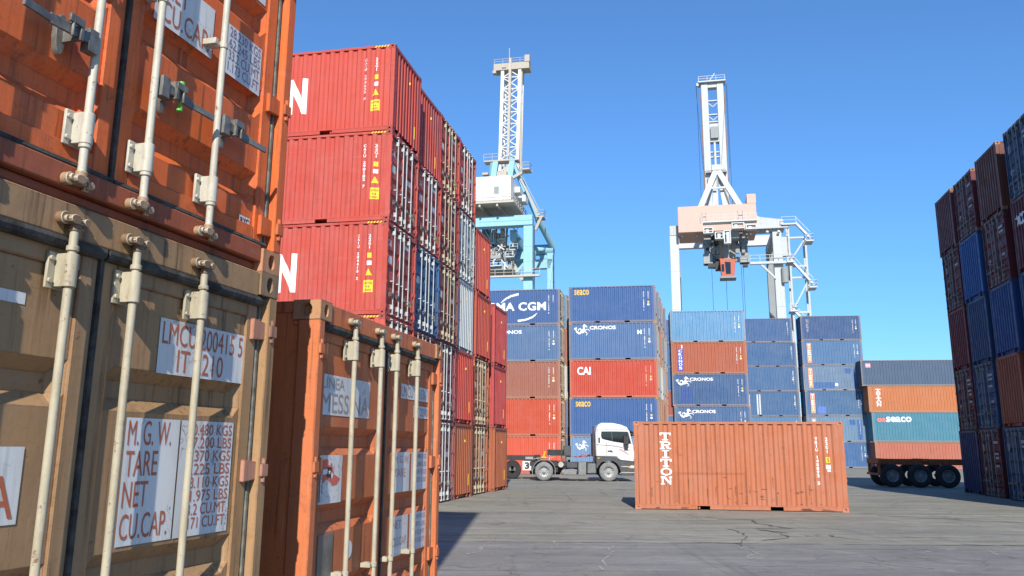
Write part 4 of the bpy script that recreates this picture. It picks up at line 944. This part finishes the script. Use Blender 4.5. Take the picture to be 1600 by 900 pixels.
    q = MB(); q.box(-2.44, -2.04, -.60, .6, 1.34, 1.90); q.build('tool_box', gp, t, .02)
    fen = arc(-3.55, .52, .62, .62, 8, 172, 16); q = MB()
    V = []; F = []
    for i, (x, z) in enumerate(fen):
        V += [(x, -1.22, z), (x, -.62, z), (x*1+(x+3.55)*.03, -1.22, z+.03), (x+(x+3.55)*.03, -.62, z+.03)]
        if i: o = 4*i; F += [(o-4, o, o+1, o-3), (o-2, o-1, o+3, o+2), (o-4, o-2, o+2, o), (o-3, o+1, o+3, o-1)]
    q.add(V, F); q.box(-2.96, -2.92, -1.21, -.63, .30, .62); q.box(-4.20, -4.16, -1.21, -.63, .28, .62); q.build('fender', lg, t)
    q = MB(); q.prism([(-2.62, .44), (-2.4, .32), (-1.78, .32), (-1.72, .62), (-2.0, .66), (-2.55, .60)], 'y', -1.15, -.52); q.build('silencer', lg, t, .03)
    q = MB(); q.tube((-2.62, -1.12, .88), (-2.62, -.55, .88), .15, 18); q.build('air_tank', plain('pale_tank', (.40, .39, .34), .5), t, 0, True)
    q = MB(); q.box(-2.30, -1.70, -.95, -.5, .70, 1.02); q.build('battery_box', gp, t, .02)
    q = MB(); q.box(-1.66, -1.24, -1.2, -.55, .30, 1.02)
    for x in (-1.6, -1.42): q.box(x, x+.10, -1.23, -1.2, .34, .98)
    q.build('urea_tank', lg, t, .03)
    q = MB(); q.prism([(-1.20, .40), (-.68, .40), (-.68, .96), (-1.16, .96)], 'y', -1.18, -.5); q.build('fuel_tank', plain('brushed_grey', (.16, .165, .165), .45, .3, var=.3), t, .05)
    red = plain('red_hose', (.36, .05, .035), .5); q = MB()
    q.path([(-.72, -.5, 1.38), (-.95, -.5, 1.48), (-1.15, -.45, 1.36), (-1.4, -.42, 1.42), (-1.62, -.4, 1.30), (-1.85, -.4, 1.34)], .022); q.path([(-.72, -.42, 1.30), (-1.0, -.42, 1.40), (-1.2, -.40, 1.30), (-1.5, -.38, 1.33)], .022)
    q.build('air_hose', red, t, 0, True)
    q = MB(); q.box(-2.70, -2.46, -.62, -.48, 1.03, 1.10); q.box(-2.58, -2.34, -.66, -.54, 1.12, 1.18); q.bar((-2.8, -.56, 1.04), (-2.35, -.6, 1.24), .06); q.build('valve_block', red, t, .01)
    q = MB(); q.box(-3.70, -3.42, -.62, -.52, 1.22, 1.30); q.bar((-3.58, -.56, 1.28), (-3.50, -.56, 1.54), .08); q.box(-3.56, -3.45, -.60, -.50, 1.50, 1.58); q.build('work_lamp', plain('yellow_lamp', (.80, .42, .03), .4), t, .01)
    q = MB(); q.path([(-2.3, -.3, 1.32), (-1.6, -.3, 1.30), (-.8, -.3, 1.36)], .02); q.box(-2.3, -2.1, -.5, .5, 1.14, 1.30); q.build('coupling_hose', plain('green_hose', (.12, .22, .17), .6), t)
    for y, sd in ((-1.22, -1),):
        wheel(t, 0, y, .515, .515, .30, False, tyre, rim); wheel(t, -3.55, y, .515, .505, .28, True, tyre, rim)
    for x in (0, -3.55):
        q = MB(); q.lathe([(.2, .92), (.48, .92), (.515, .98), (.515, 1.16), (.48, 1.22), (.2, 1.22)], (x, 0, .515), 28); q.build('wheel', tyre, t, 0, True)
lorry()

def trailer(label, pos, yaw, n_axles, length, frame_m, first_wheel, number=None, r=.52, rim=None, spacing=1.38):
    """skeletal container trailer; local x = 0 at its rear end, extends to +x"""
    t = thing('container_trailer', label, 'trailer', pos, yaw); ty = plain('black_tyre', (.028, .028, .03), .85, var=.4); rim = rim or plain('chalk_rim', (.24, .25, .25), .5, .2, var=.4)
    q = MB()
    for s in (-1, 1): q.box(.15, length, s*.50, s*.38, 1.06, 1.34)
    for x in (.15, 2.2, 4.6, length-.3): q.box(x, x+.16, -1.18, 1.18, 1.22, 1.36)
    for x in (1.2, 3.3): q.box(x, x+.10, -.38, .38, 1.10, 1.28)
    q.build('chassis', frame_m, t, .01)
    q = MB(); q.box(.02, .16, -1.22, 1.22, 1.12, 1.37); q.box(.04, .14, -1.15, -.95, .62, 1.12); q.box(.04, .14, .95, 1.15, .62, 1.12); q.box(-.02, .10, -1.22, 1.22, .56, .66); q.build('rear_bumper', frame_m, t, .01)
    q = MB(); q.box(-.03, .018, -1.15, -.80, .98, 1.10); q.build('tail_lamp', plain('red_lens', (.45, .03, .02), .25), t)
    for i in range(n_axles):
        x = first_wheel+i*spacing; q = MB(); q.tube((x, -.95, r), (x, .95, r), .07, 10); q.box(x-.08, x+.08, -.52, -.40, r, 1.06); q.box(x-.08, x+.08, .40, .52, r, 1.06); q.build('axle', DARK, t)
        wheel(t, x, -1.20, r, r, .36, False, ty, rim)
        q = MB(); q.lathe([(.2, .84), (.48, .84), (r, .90), (r, 1.14), (.48, 1.20), (.2, 1.20)], (x, 0, r), 24); q.build('wheel', ty, t, 0, True)
    q = MB(); x0 = first_wheel+n_axles*spacing
    for s in (-1, 1): q.box(length-2.6, length-2.45, s*.92, s*.78, .12, 1.06); q.box(length-2.68, length-2.37, s*1.0, s*.70, .06, .12)
    q.build('landing_leg', DARK, t)
    return t
yellow_or = plain('rusty_orange_frame', (.30, .09, .03), .7, var=.5)
trailer('empty container trailer with three black axles under an orange frame, shaded, right of centre', (18.10, 44.1, 0), R(-10), 3, 9.5, yellow_or, .66, r=.55, spacing=1.27)
tl = trailer('dark container trailer parked behind the left wall end, white number 3 on its flap', (1.75, 52.6, 0), R(180), 2, 9.5, DARK, 1.66, rim=STEEL)
q = MB(); q.box(1.02, 1.06, .72, 1.22, .55, 1.05)
fp = q.build('mud_flap', RUBBER, tl)
q = MB(); q.box(-.6, 1.0, .2, 1.15, .55, 1.05); q.box(-1.2, .6, -.9, .6, .25, 1.04); q.box(-1.1, -.5, .7, 1.1, .3, .9); q.build('dark_fill_box', DARK, tl, .03)  # dark boxes added to blacken the shaded space under the trailer
q = MB(); q.box(.56, 1.06, 1.232, 1.238, .50, 1.02); pl_ = q.build('number_plate', plain('white_plate', (.75, .75, .73), .5), tl)
V, F = word('3', .58, .86, .56, .96, .05)
q = MB(); q.add([(1.52-u, 1.243, v) for u, v in V], F); q.build('lettering', DARK, pl_)
q = MB(); q.box(.06, .14, 1.10, 1.16, .10, 1.05); q.box(.0, .20, 1.02, 1.22, .04, .10); q.bar((.10, 1.12, .95), (.55, 1.12, .45), .05); q.bar((.10, 1.12, .95), (-.25, 1.12, .40), .05); q.tube((.30, 1.14, .80), (.30, 1.05, .80), .12, 12); q.build('support_stand', STEEL, tl)
q = MB(); q.tube((.9, 1.20, 1.16), (.45, 1.20, 1.16), .14, 14); q.box(-.5, .2, 1.0, 1.18, 1.08, 1.16); q.build('air_tank', STEEL, tl)

# ================================================================== quay cranes far behind the stacks
CW = paint((.47, .49, .48), .12, .1, .4, .5); CG = paint((.27, .29, .29), .2, .1, .5, .55); PINK = paint((.57, .37, .30), .08, .1, .22, .6)
CB = paint((.24, .45, .54), .10, .15, .35, .5); CT = paint((.46, .41, .33), .4, .2, .4, .6); CBD = paint((.09, .22, .36), .2, .1, .4)
RB = plain('rust_edge', (.24, .12, .075), .7, var=.4, scale=2); CWH = paint((.62, .62, .59), .06, .05, .2, .5)
def railing(b, pts, h=1.1, r=.045):
    for p, q in zip(pts, pts[1:]):
        p, q = Vector(p), Vector(q); n = max(1, int((q-p).length/1.5))
        for k in (h, h*.5): b.bar(p+Vector((0, 0, k)), q+Vector((0, 0, k)), r*1.6)
        for i in range(n+1): m = p+(q-p)*i/n; b.bar(m, m+Vector((0, 0, h)), r*1.6)
def crane_right():
    t = thing('quay_crane', 'pale grey ship-to-shore crane with pink machine house and raised boom', 'crane', (36.4, 140, 0), R(-12), 'quay cranes behind the stacks')
    for x, y, w in ((-8.98, 0, 1.5), (7.75, 0, 1.45), (-9.0, 18, 1.4), (8.1, 18, 1.3)):
        b = MB(); b.box(x-w/2, x+w/2, y-.7, y+.7, 0, 38.6)
        if y == 0:
            b.box(x-w/2-.03, x+w/2+.03, y-.73, y+.73, 12, 12.12); b.box(x-w/2-.03, x+w/2+.03, y-.73, y+.73, 24.5, 24.6); b.box(x-w/2-.03, x+w/2+.03, y-.73, y+.73, 31, 31.1)
        b.build('leg', CW if y == 0 else CG, t, .05)
    b = MB(); b.box(-9.7, 8.9, -.8, .8, 37.2, 38.9); b.prism([(2.8, 38.9), (8.9, 38.9), (8.9, 39.2), (5.2, 39.8), (3.6, 40.6)], 'y', -.6, .6); b.box(4.0, 9.6, -1.4, -.85, 37.55, 37.85); b.build('near_portal_beam', CW, t, .04)
    b = MB(); b.box(-9.7, 8.8, 17.4, 18.6, 39.1, 41.0); b.build('far_portal_beam', CW, t, .04)
    b = MB()
    for x in (-8.98, 7.9): b.box(x-.5, x+.5, .7, 17.3, 37.4, 38.6); b.box(x-.4, x+.4, .7, 17.3, 9, 10.2)
    b.build('sill_beam', CG, t)
    b = MB(); b.box(-8.2, 4.5, -3, 5, 37.1, 41.55); b.build('machine_house', PINK, t, .06)
    b = MB(); b.box(3.08, 4.55, -2.95, 4, 41.56, 43.2); b.build('house_tower', PINK, t, .05)
    b = MB()
    for x in (-4.2, -3.6, 1.6, 2.3): b.box(x-.05, x+.05, -3.12, -3.01, 39.0, 40.4)
    b.box(-4.2, -3.6, -3.12, -3.01, 39.6, 39.7); b.box(1.6, 2.3, -3.12, -3.01, 39.6, 39.7); b.box(-4.6, -4.5, -3.1, -3.0, 38.6, 39.6); b.build('house_pipework', CG, t)
    # A-frame
    b = MB(); ap = (-1.15, 8, 51.4)
    for p in ((-5.0, 4, 41.6), (3.15, 4, 41.6)): b.bar(p, ap, .95, .9, up=(0, 1, 0))
    for p in ((-1.95, 5, 41.6), (.05, 5, 41.6)): b.bar(p, (ap[0]+(-.35 if p[0] < -1 else .35), 9, 51.0), .6, .6, up=(0, 1, 0))
    b.bar((-3.2, 6.2, 47.3), (.85, 6.2, 47.3), .35); b.bar((-4.6, 16, 41.6), (-1.2, 8.5, 51), .35); b.bar((2.8, 16, 41.6), (-1.0, 8.5, 51), .35)
    b.box(-2.0, -.3, 7.2, 9.4, 51.0, 52.0); b.build('a_frame', CW, t)
    # raised boom: two plate girders joined by cross members, openings between
    b = MB(); zb, zt = 42, 73.0; yb = 19
    for x0, x1 in ((-3.05, -1.75), (-.02, 1.27)): b.box(x0, x1, yb, yb+1.6, zb, zt)
    for z0, z1 in ((72.0, 73.0), (60.6, 64.4), (53.6, 55.4), (42.5, 46.0)): b.box(-1.75, -.02, yb+.1, yb+1.5, z0, z1)
    b.box(-1.1, -.7, yb-.3, yb-.01, 46, 60.4); b.build('boom', CW, t, .05)
    b = MB()
    for z in (69.3, 66.4, 64.9, 58.6, 57.6): b.box(-1.74, -.03, yb+.3, yb+.9, z-.12, z+.12)
    for z in (68.2, 65.4): b.bar((-1.7, yb+.4, z+.6), (-.9, yb+.4, z-.2), .15); b.bar((-.9, yb+.4, z-.2), (-.05, yb+.4, z+.6), .15)
    b.build('boom_bracing', CW, t)
    b = MB(); b.box(-3.25, -3.06, yb+.2, yb+1.4, zb, 71); b.box(1.28, 1.46, yb+.2, yb+1.4, zb, 71); b.build('boom_rail', RB, t)
    b = MB(); b.box(-1.6, -.1, yb-.5, yb-.02, 61.2, 63.6); b.box(-2.8, 1.1, yb-1.0, yb-.05, 54.0, 54.3); b.box(-1.5, -.4, yb-.8, yb-.1, 51.2, 53.6); b.box(-2.6, -1.9, yb-.6, yb-.1, 52.3, 53.2); b.box(.2, .8, yb-.6, yb-.1, 52.3, 53.2); b.build('sheave_block', CG, t, .05)
    b = MB(); b.box(-3.6, 1.7, yb-.6, yb+2.2, 73.02, 73.25); railing(b, [(-3.5, yb-.5, 73.25), (1.6, yb-.5, 73.25)], 1.0); b.box(-3.9, -3.5, yb-.3, yb+.3, 72.4, 73.0); b.bar((-1.5, yb, 73.2), (-.3, yb, 74.9), .15); railing(b, [(-2.8, yb-.9, 54.3), (1.1, yb-.9, 54.3)], 1.0); b.build('boom_platform', CW, t)
    # main girder seen from below, trolley frames, cab
    b = MB(); b.box(-1.9, 1.5, -4.5, 18, 35.4, 36.6); b.build('main_girder', CG, t, .05)
    b = MB(); b.box(-2.35, -1.95, -4, 18, 35.0, 36.4); b.box(-2.9, -2.5, -3, 16, 35.2, 36.2); b.build('cable_tray', DARK, t)
    b = MB()
    for x in (-3.55, 2.35): b.box(x-.55, x+.55, -1.5, -.3, 31.9, 36.4); b.box(x-.75, x+.75, -1.8, .1, 31.9, 33.6); b.box(x-.7, x+.7, -1.7, 0, 35.3, 36.3)
    b.box(-4.1, 2.9, -1.2, -.5, 32.2, 33.0); b.bar((-3.5, -1, 33.5), (-1.8, -1, 35.4), .5); b.bar((2.3, -1, 33.5), (1.2, -1, 35.4), .5); b.build('trolley_frame', CG, t, .04)
    b = MB()
    for x in (-3.55, 2.35): b.tube((x, -1.55, 34.4), (x, -1.52, 34.4), .28, 14)
    b.box(-3.6, -2.4, -1.9, -.9, 31.2, 31.9); b.box(2.0, 2.8, -1.6, -.9, 31.2, 31.7); b.box(-2.4, -1.5, -1.9, -.4, 30.8, 32.6); b.build('hoist_machinery', DARK, t, .05)
    b = MB()
    for x0, x1, z0, z1 in ((-4.2, -2.6, 36.0, 37.0), (-2.4, -1.0, 35.0, 36.2), (.3, 2.3, 36.6, 37.6), (2.5, 4.2, 36.4, 37.2), (-1.0, .1, 34.2, 36.4)):
        b.box(x0, x1, -6.2, -5.0, z0, z0+.15); b.box(x0, x1, -6.2, -5.0, z1-.15, z1); b.box(x0, x0+.18, -6.2, -5.0, z0+.15, z1-.15); b.box(x1-.18, x1, -6.2, -5.0, z0+.15, z1-.15); b.box(x0+.4, x0+.9, -6.0, -5.1, z0+.15, z1-.2)
    b.box(-4.2, 4.3, -6.4, -4.6, 37.75, 37.95); railing(b, [(-4.2, -6.35, 37.95), (4.3, -6.35, 37.95)], 1.0, .04); b.build('service_platform', CW, t)
    b = MB(); b.prism([(-1.75, 32.2), (.75, 32.0), (.45, 29.2), (-1.55, 29.2)], 'y', -4.2, -2.0); c = b.build('operator_cab', plain('cab_orange', (.42, .085, .03), .45, var=.2), t, .05)
    b = MB(); b.prism([(-.95, 31.6), (-.05, 31.5), (-.1, 29.6), (-.85, 29.6)], 'y', -4.27, -4.21); b.box(-1.5, -1.1, -4.25, -4.21, 30.0, 31.2); b.build('window', plain('tinted_glass', (.012, .014, .016), .06, var=.2, spec=.8), c)
    b = MB(); b.box(-1.8, .75, -4.6, -1.8, 28.85, 29.18); b.box(-1.0, -.2, -3.4, -2.6, 32.2, 35.5); b.build('cab_hanger', CG, c)
    b = MB()
    for x, y in ((-3.0, -1.3), (-.75, -1.0), (1.75, -1.3), (2.1, -.6)): b.tube((x, y, 8), (x, y, 31.5), .035, 6)
    b.build('hoist_rope', DARK, t)
    b = MB()
    for x, z0, z1 in ((-3.9, 44, 72.5), (-4.05, 46, 72.5), (1.9, 45, 72.3), (1.75, 50, 72.3)): b.tube((x, yb-.2, z1), (x*.8-.2, 8.4, 51.5) if z0 > 45.5 else (x, yb-.2, z0), .035, 5)
    b.build('stay_rope', DARK, t)
    b = MB()
    for x0, z0, x1, z1 in ((-4.4, 36.3, -3.0, 34.2), (-2.8, 36.8, -2.4, 33), (2.9, 36.6, 2.0, 34.5), (3.6, 36.5, 2.6, 36.0), (-1.2, 34.8, .9, 33.2), (.9, 35.2, -.6, 33.0), (-3.0, 33.8, -1.6, 32.4), (1.5, 34.6, 1.5, 32.6)): b.bar((x0, -2.2, z0), (x1, -2.2, z1), .22)
    for x in (-2.9, -2.2, .9, 1.9): b.box(x, x+.55, -2.4, -1.5, 33.4, 34.6)
    b.box(-2.6, 2.2, -2.6, -1.6, 36.45, 36.75); railing(b, [(-2.6, -2.55, 32.6), (-1.9, -2.55, 32.6)], .9, .04); railing(b, [(.9, -2.55, 32.4), (2.9, -2.55, 32.4)], .9, .04); b.build('trolley_gear', CG, t, .03)
    b = MB()
    for x in (-7.6, -5.2, 6.2, 8.0): b.tube((x, -1.2, 37.1), (x, -1.35, 36.8), .22, 10)
    b.build('floodlight', CWH, t)
    # walkway and stair tower
    b = MB(); b.box(3.2, 9.6, -1.5, -.85, 31.6, 32.0); railing(b, [(3.2, -1.45, 32.0), (9.5, -1.45, 32.0)], 1.1); b.bar((4.9, -1.2, 31.6), (7.1, -1.0, 29.2), .3); b.build('walkway', CW, t)
    b = MB()
    for x in (9.55, 12.15):
        for y in (-.9, 1.6): b.bar((x, y, 0), (x, y, 38.2 if x < 10 else 35.8), .28)
    for z in (35.9, 31.1, 29.2, 23.5, 17, 11, 5): b.bar((9.55, -.9, z), (12.15, -.9, z), .30); b.bar((12.15, -.9, z), (12.15, 1.6, z), .25)
    for (z0, z1) in ((32.2, 35.4), (24.2, 28.2), (16, 20.4), (8, 12.4)):
        b.bar((9.75, -.9, z0), (11.9, -.9, z1), .22); b.bar((9.75, -.3, z0), (11.9, -.3, z1), .22)
    b.box(8.45, 9.4, -.6, .8, 33, 36.2); b.build('stair_tower', CW, t)
    b = MB()
    for x0, z0, x1, z1 in ((10.7, 38.3, 12.9, 35.6), (9.6, 32.2, 12.9, 27.9), (9.5, 24.0, 12.4, 20.2)):
        for y in (-1.6, -1.05): b.bar((x0, y, z0), (x1, y, z1), .12, .35)
        for i in range(8):
            k = (i+.5)/8; b.box(x0+(x1-x0)*k-.14, x0+(x1-x0)*k+.14, -1.52, -1.12, z0+(z1-z0)*k-.03, z0+(z1-z0)*k+.03)
        b.bar((x0, -1.62, z0+1.0), (x1, -1.62, z1+1.0), .08)
    for x, z in ((12.75, 35.3), (12.8, 27.6), (9.6, 31.9), (9.6, 23.8)):
        b.box(x-.6, x+.6, -1.8, 1.2, z-.25, z-.05); railing(b, [(x-.6, -1.75, z), (x+.6, -1.75, z), (x+.6, 1.2, z)], 1.0, .04)
    b.box(8.5, 10.9, -1.7, -.9, 38.0, 38.25); railing(b, [(8.5, -1.65, 38.25), (10.8, -1.65, 38.25)], 1.1, .04); b.build('stair_flight', CW, t)
    b = MB(); b.tube((8.6, -1.0, 28.4), (8.6, -1.0, 30.9), .55, 14); b.box(8.3, 9.2, -.9, 0, 29.5, 31); b.build('cable_reel', CG, t)
crane_right()
def crane_left():
    t = thing('quay_crane', 'light blue and white ship-to-shore crane with raised lattice boom, half behind the red wall', 'crane', (-1.0, 140, 0), R(-12), 'quay cranes behind the stacks')
    for x, y, w in ((3.85, 0, 1.55), (-13.5, 0, 1.55), (4.6, 18, 1.2), (-13.5, 18, 1.2)):
        b = MB(); b.box(x-w/2, x+w/2, y-.7, y+.7, 0, 38.2)
        for z in (10, 20, 29.5, 32, 34.5): b.box(x-w/2-.03, x+w/2+.03, y-.73, y+.73, z, z+.10)
        b.build('leg', CB, t, .05)
    b = MB(); b.box(-14.2, 4.62, -.9, .9, 38.22, 39.95); b.box(-4.5, 4.63, -.95, -.91, 39.0, 39.08); b.build('near_portal_beam', CB, t, .08)
    b = MB(); b.tube((-14, 18, 38.2), (5.2, 18, 38.2), 1.05, 18); b.box(2.6, 4.4, 17.4, 18.6, 36.4, 37.1); b.box(-3.5, 5.0, 17.3, 18.7, 34.6, 36.3); b.build('far_portal_beam', CB, t, 0, True)
    b = MB(); b.bar((5.1, 17.5, 36.5), (4.9, 17.5, 0), .25); b.bar((5.0, 17.3, 35.5), (3.6, 17.3, 26), .4); b.build('leg_brace', CB, t)
    b = MB(); b.box(-13, 1.38, -3, 8, 41.9, 46.35); h = b.build('machine_house', CWH, t, .08)
    b = MB(); b.box(-1.5, -.65, -3.06, -3.01, 43.2, 44.5); b.build('window', CG, h)
    b = MB(); b.box(1.40, 2.3, 0, 2.2, 44.2, 45.2); b.box(1.40, 2.6, 3.5, 6, 43.6, 44.8); b.build('vent_hood', CWH, h, .05)
    b = MB(); b.box(-13, 2.0, -3.6, 9, 41.5, 41.88)
    for x in (-10, -7, -4, -1): b.box(x, x+.3, -3.4, 8.8, 41.0, 41.49)
    railing(b, [(-5, -3.55, 41.9), (1.9, -3.55, 41.9), (1.9, 8.5, 41.9)], 1.1, .05); b.build('house_platform', CT, t)
    # slanting tube stay with stair
    b = MB(); b.tube((-1.4, 9, 54), (3.3, 12, 42.6), .5, 14); b.tube((3.3, 12, 42.6), (5.1, 17.5, 38.6), .62, 14); b.tube((-4.6, 9, 53), (-8.5, 17.5, 38.6), .5, 14); b.build('stay', CB, t, 0, True)
    b = MB()
    for y in (8.6, 9.2): b.bar((.2, y, 50.4), (4.1, y, 42.4), .15, .35)
    b.bar((.2, 8.4, 51.5), (4.1, 8.4, 43.5), .08); b.box(3.6, 5.0, 8, 10.5, 41.9, 42.15); railing(b, [(3.6, 8, 42.15), (5.0, 8, 42.15), (5.0, 10.5, 42.15)], 1.1, .05); b.bar((3.5, 8.2, 39.6), (4.6, 8.2, 42), .45); b.box(1.3, 2.6, 7, 9.5, 50.6, 50.85); railing(b, [(1.3, 7, 50.85), (2.6, 7, 50.85), (2.6, 9.5, 50.85)], 1.1, .05); b.bar((-.6, 8, 49.5), (1.6, 8, 50.6), .5); b.build('stair_flight', CT, t)
    # boom hinge
    b = MB(); b.bar((-4.6, 8, 46.4), (-4.0, 9, 53), 1.0, .9, up=(0, 1, 0)); b.bar((-1.5, 8, 46.4), (-.9, 9, 53), 1.0, .9, up=(0, 1, 0)); b.bar((-.8, 9, 53), (1.4, 9, 47), .5); b.build('boom_support', CB, t)
    b = MB(); b.box(-6.2, .2, 8.5, 10.5, 53.0, 53.25); railing(b, [(-6.2, 8.5, 53.25), (.2, 8.5, 53.25)], 1.2, .05); b.box(-3.8, -1.9, 8.6, 10, 49.5, 51.0); b.box(-6.5, -5.4, 8.6, 10, 50.6, 51.0); b.bar((-.2, 8.6, 52.5), (1.6, 8.6, 50.8), .18); b.build('hinge_platform', CT, t)
    # lattice boom
    y = 19; z0, z1 = 54.5, 76.6
    for xa, xb, m in ((-5.55, -5.1, CWH), (-2.05, -1.6, CWH)):
        b = MB(); b.bar((xa, y, z0), (xb, y, z1), .62); b.bar((xa, y+3, z0), (xb, y+3, z1), .45); b.build('boom_chord', m, t)
    b = MB(); n = 9
    for i in range(n):
        a = z0+(z1-z0)*i/n; c = z0+(z1-z0)*(i+1)/n; xl = -5.5+.4*i/n; xr = -2.0+.4*i/n
        b.bar((xl, y+.1, a), (xr, y+.1, a), .2); mid = (xl+xr)/2
        b.bar((xl, y+.1, a), (mid, y+.1, (a+c)/2), .2); b.bar((mid, y+.1, (a+c)/2), (xl, y+.1, c), .18); b.bar((xr, y+.1, a), (mid, y+.1, (a+c)/2), .2); b.bar((mid, y+.1, (a+c)/2), (xr, y+.1, c), .18)
        b.bar((xl, y+3, a), (xr, y+3, c), .22); b.bar((xl, y, a), (xl, y+3, c), .2); b.bar((xr, y, c), (xr, y+3, a), .2)
    b.build('boom_lacing', CWH, t)
    b = MB(); b.bar((-3.9, y-.4, z0-2), (-3.5, y-.4, 78), .5); b.bar((-1.5, y+.2, z0), (-1.25, y+.2, z1), .22); b.box(-4.6, -2.9, y-1, y+1, 52.8, 55); b.build('boom_ladder', CT, t)
    b = MB(); b.box(-6.9, .3, y-.5, y+2, 75.6, 77.0); b.box(-7.1, -6.4, y-.6, y+.5, 75.0, 75.6); b.box(-.6, .4, y-.6, y+.6, 77.0, 78.4); railing(b, [(-6.8, y-.4, 77), (.2, y-.4, 77)], 1.0, .05); b.box(-5.2, -4.4, y-.7, y-.51, 76, 76.7); b.bar((-3.7, y-.4, 77), (-3.7, y-.4, 80.2), .14); b.build('boom_head', CT, t)
    # trolley and gear hanging below the beam
    b = MB(); b.box(-6.5, .4, 3, 9, 31.6, 32.4); b.box(-6.0, -1.5, 2.5, 5, 33.4, 34.0); b.box(-4.2, -.4, 4, 7, 34.2, 36.0); railing(b, [(-6, 2.6, 34), (-1.5, 2.6, 34)], 1.0, .05); b.build('trolley', CG, t, .04)
    b = MB()
    for x in (-3.9, -2.8, -1.7, -.9): b.bar((x, 4, 36), (x+.2, 4, 39.5), .3); b.bar((x, 6, 32.4), (x+.5, 6, 36), .3)
    b.bar((-.3, 4, 35.5), (1.6, 4, 37.2), .45); b.bar((-.2, 5, 33.5), (1.9, 5, 30), .6); b.box(-3.2, -2.5, 3, 4, 36.5, 38.6); b.box(-1.7, -1.1, 3, 4, 36.0, 39.0); b.build('hoist_gear', CT, t)
    b = MB(); rg = random.Random(9)
    for k in range(26):
        x, z = rg.uniform(-4.8, .4), rg.uniform(32.5, 38.2); b.bar((x, 3.2, z), (x+rg.uniform(-1.4, 1.4), 3.4, z+rg.uniform(-1.6, 1.6)), rg.uniform(.10, .24))
    for k in range(12):
        x, z = rg.uniform(-4.6, -.2), rg.uniform(32.5, 37.5); b.box(x, x+rg.uniform(.3, .8), 3.3, 4.2, z, z+rg.uniform(.3, .9))
    b.build('cable_gear', CG, t)
    b = MB()
    for k in range(22):
        x, z = rg.uniform(-5.0, 1.6), rg.uniform(31.0, 38.2); b.bar((x, 2.6, z), (x+rg.choice((0, 0, 1.2, -1.2)), 2.8, z+rg.uniform(.8, 2.4)), rg.uniform(.10, .22))
    for k in range(5):
        x, z = rg.uniform(-4.6, 1.0), rg.uniform(32, 37.5); b.box(x, x+rg.uniform(.9, 1.8), 2.4, 3.2, z, z+.12); railing(b, [(x, 2.4, z+.12), (x+1.4, 2.4, z+.12)], .9, .03)
    b.build('maintenance_gear', CWH, t)
    b = MB(); b.box(-3.5, 3.2, 9, 10.4, 34.6, 36.0); b.box(-3.6, -2.6, 3, 18, 36.2, 38.2); b.box(.2, 1.1, 2, 18, 36.4, 38.2); b.bar((1.0, 4, 31), (3.0, 10, 36), .6); b.build('trolley_girder', CB, t, .05)
    b = MB()
    for k in range(10):
        x, z = rg.uniform(-4.4, -.6), rg.uniform(33, 38); b.box(x, x+rg.uniform(.2, .5), 3.0, 3.2, z, z+rg.uniform(.3, 1.0))
    b.build('panel_gear', CT, t)
    b = MB(); b.tube((4.95, -.75, 0), (4.95, -.75, 38), .07, 6); b.tube((5.25, 17, 0), (5.25, 17, 37), .08, 6); b.build('stay_rope', DARK, t)
    b = MB(); b.box(-5, -4.0, 3.2, 4.2, 37, 39); b.box(-5.5, -4.8, 3.2, 4.2, 35.4, 36.2); b.build('cable_drum', CBD, t)
    b = MB(); b.box(-6, 6.0, -1.6, -.95, 29.3, 29.6); railing(b, [(-6, -1.55, 29.6), (6.0, -1.55, 29.6)], 1.0, .04); b.build('walkway', CT, t)
    b = MB(); b.box(-5, -4.85, -2.5, -2.35, 38, 41.5); b.build('post', CWH, t)
crane_left()
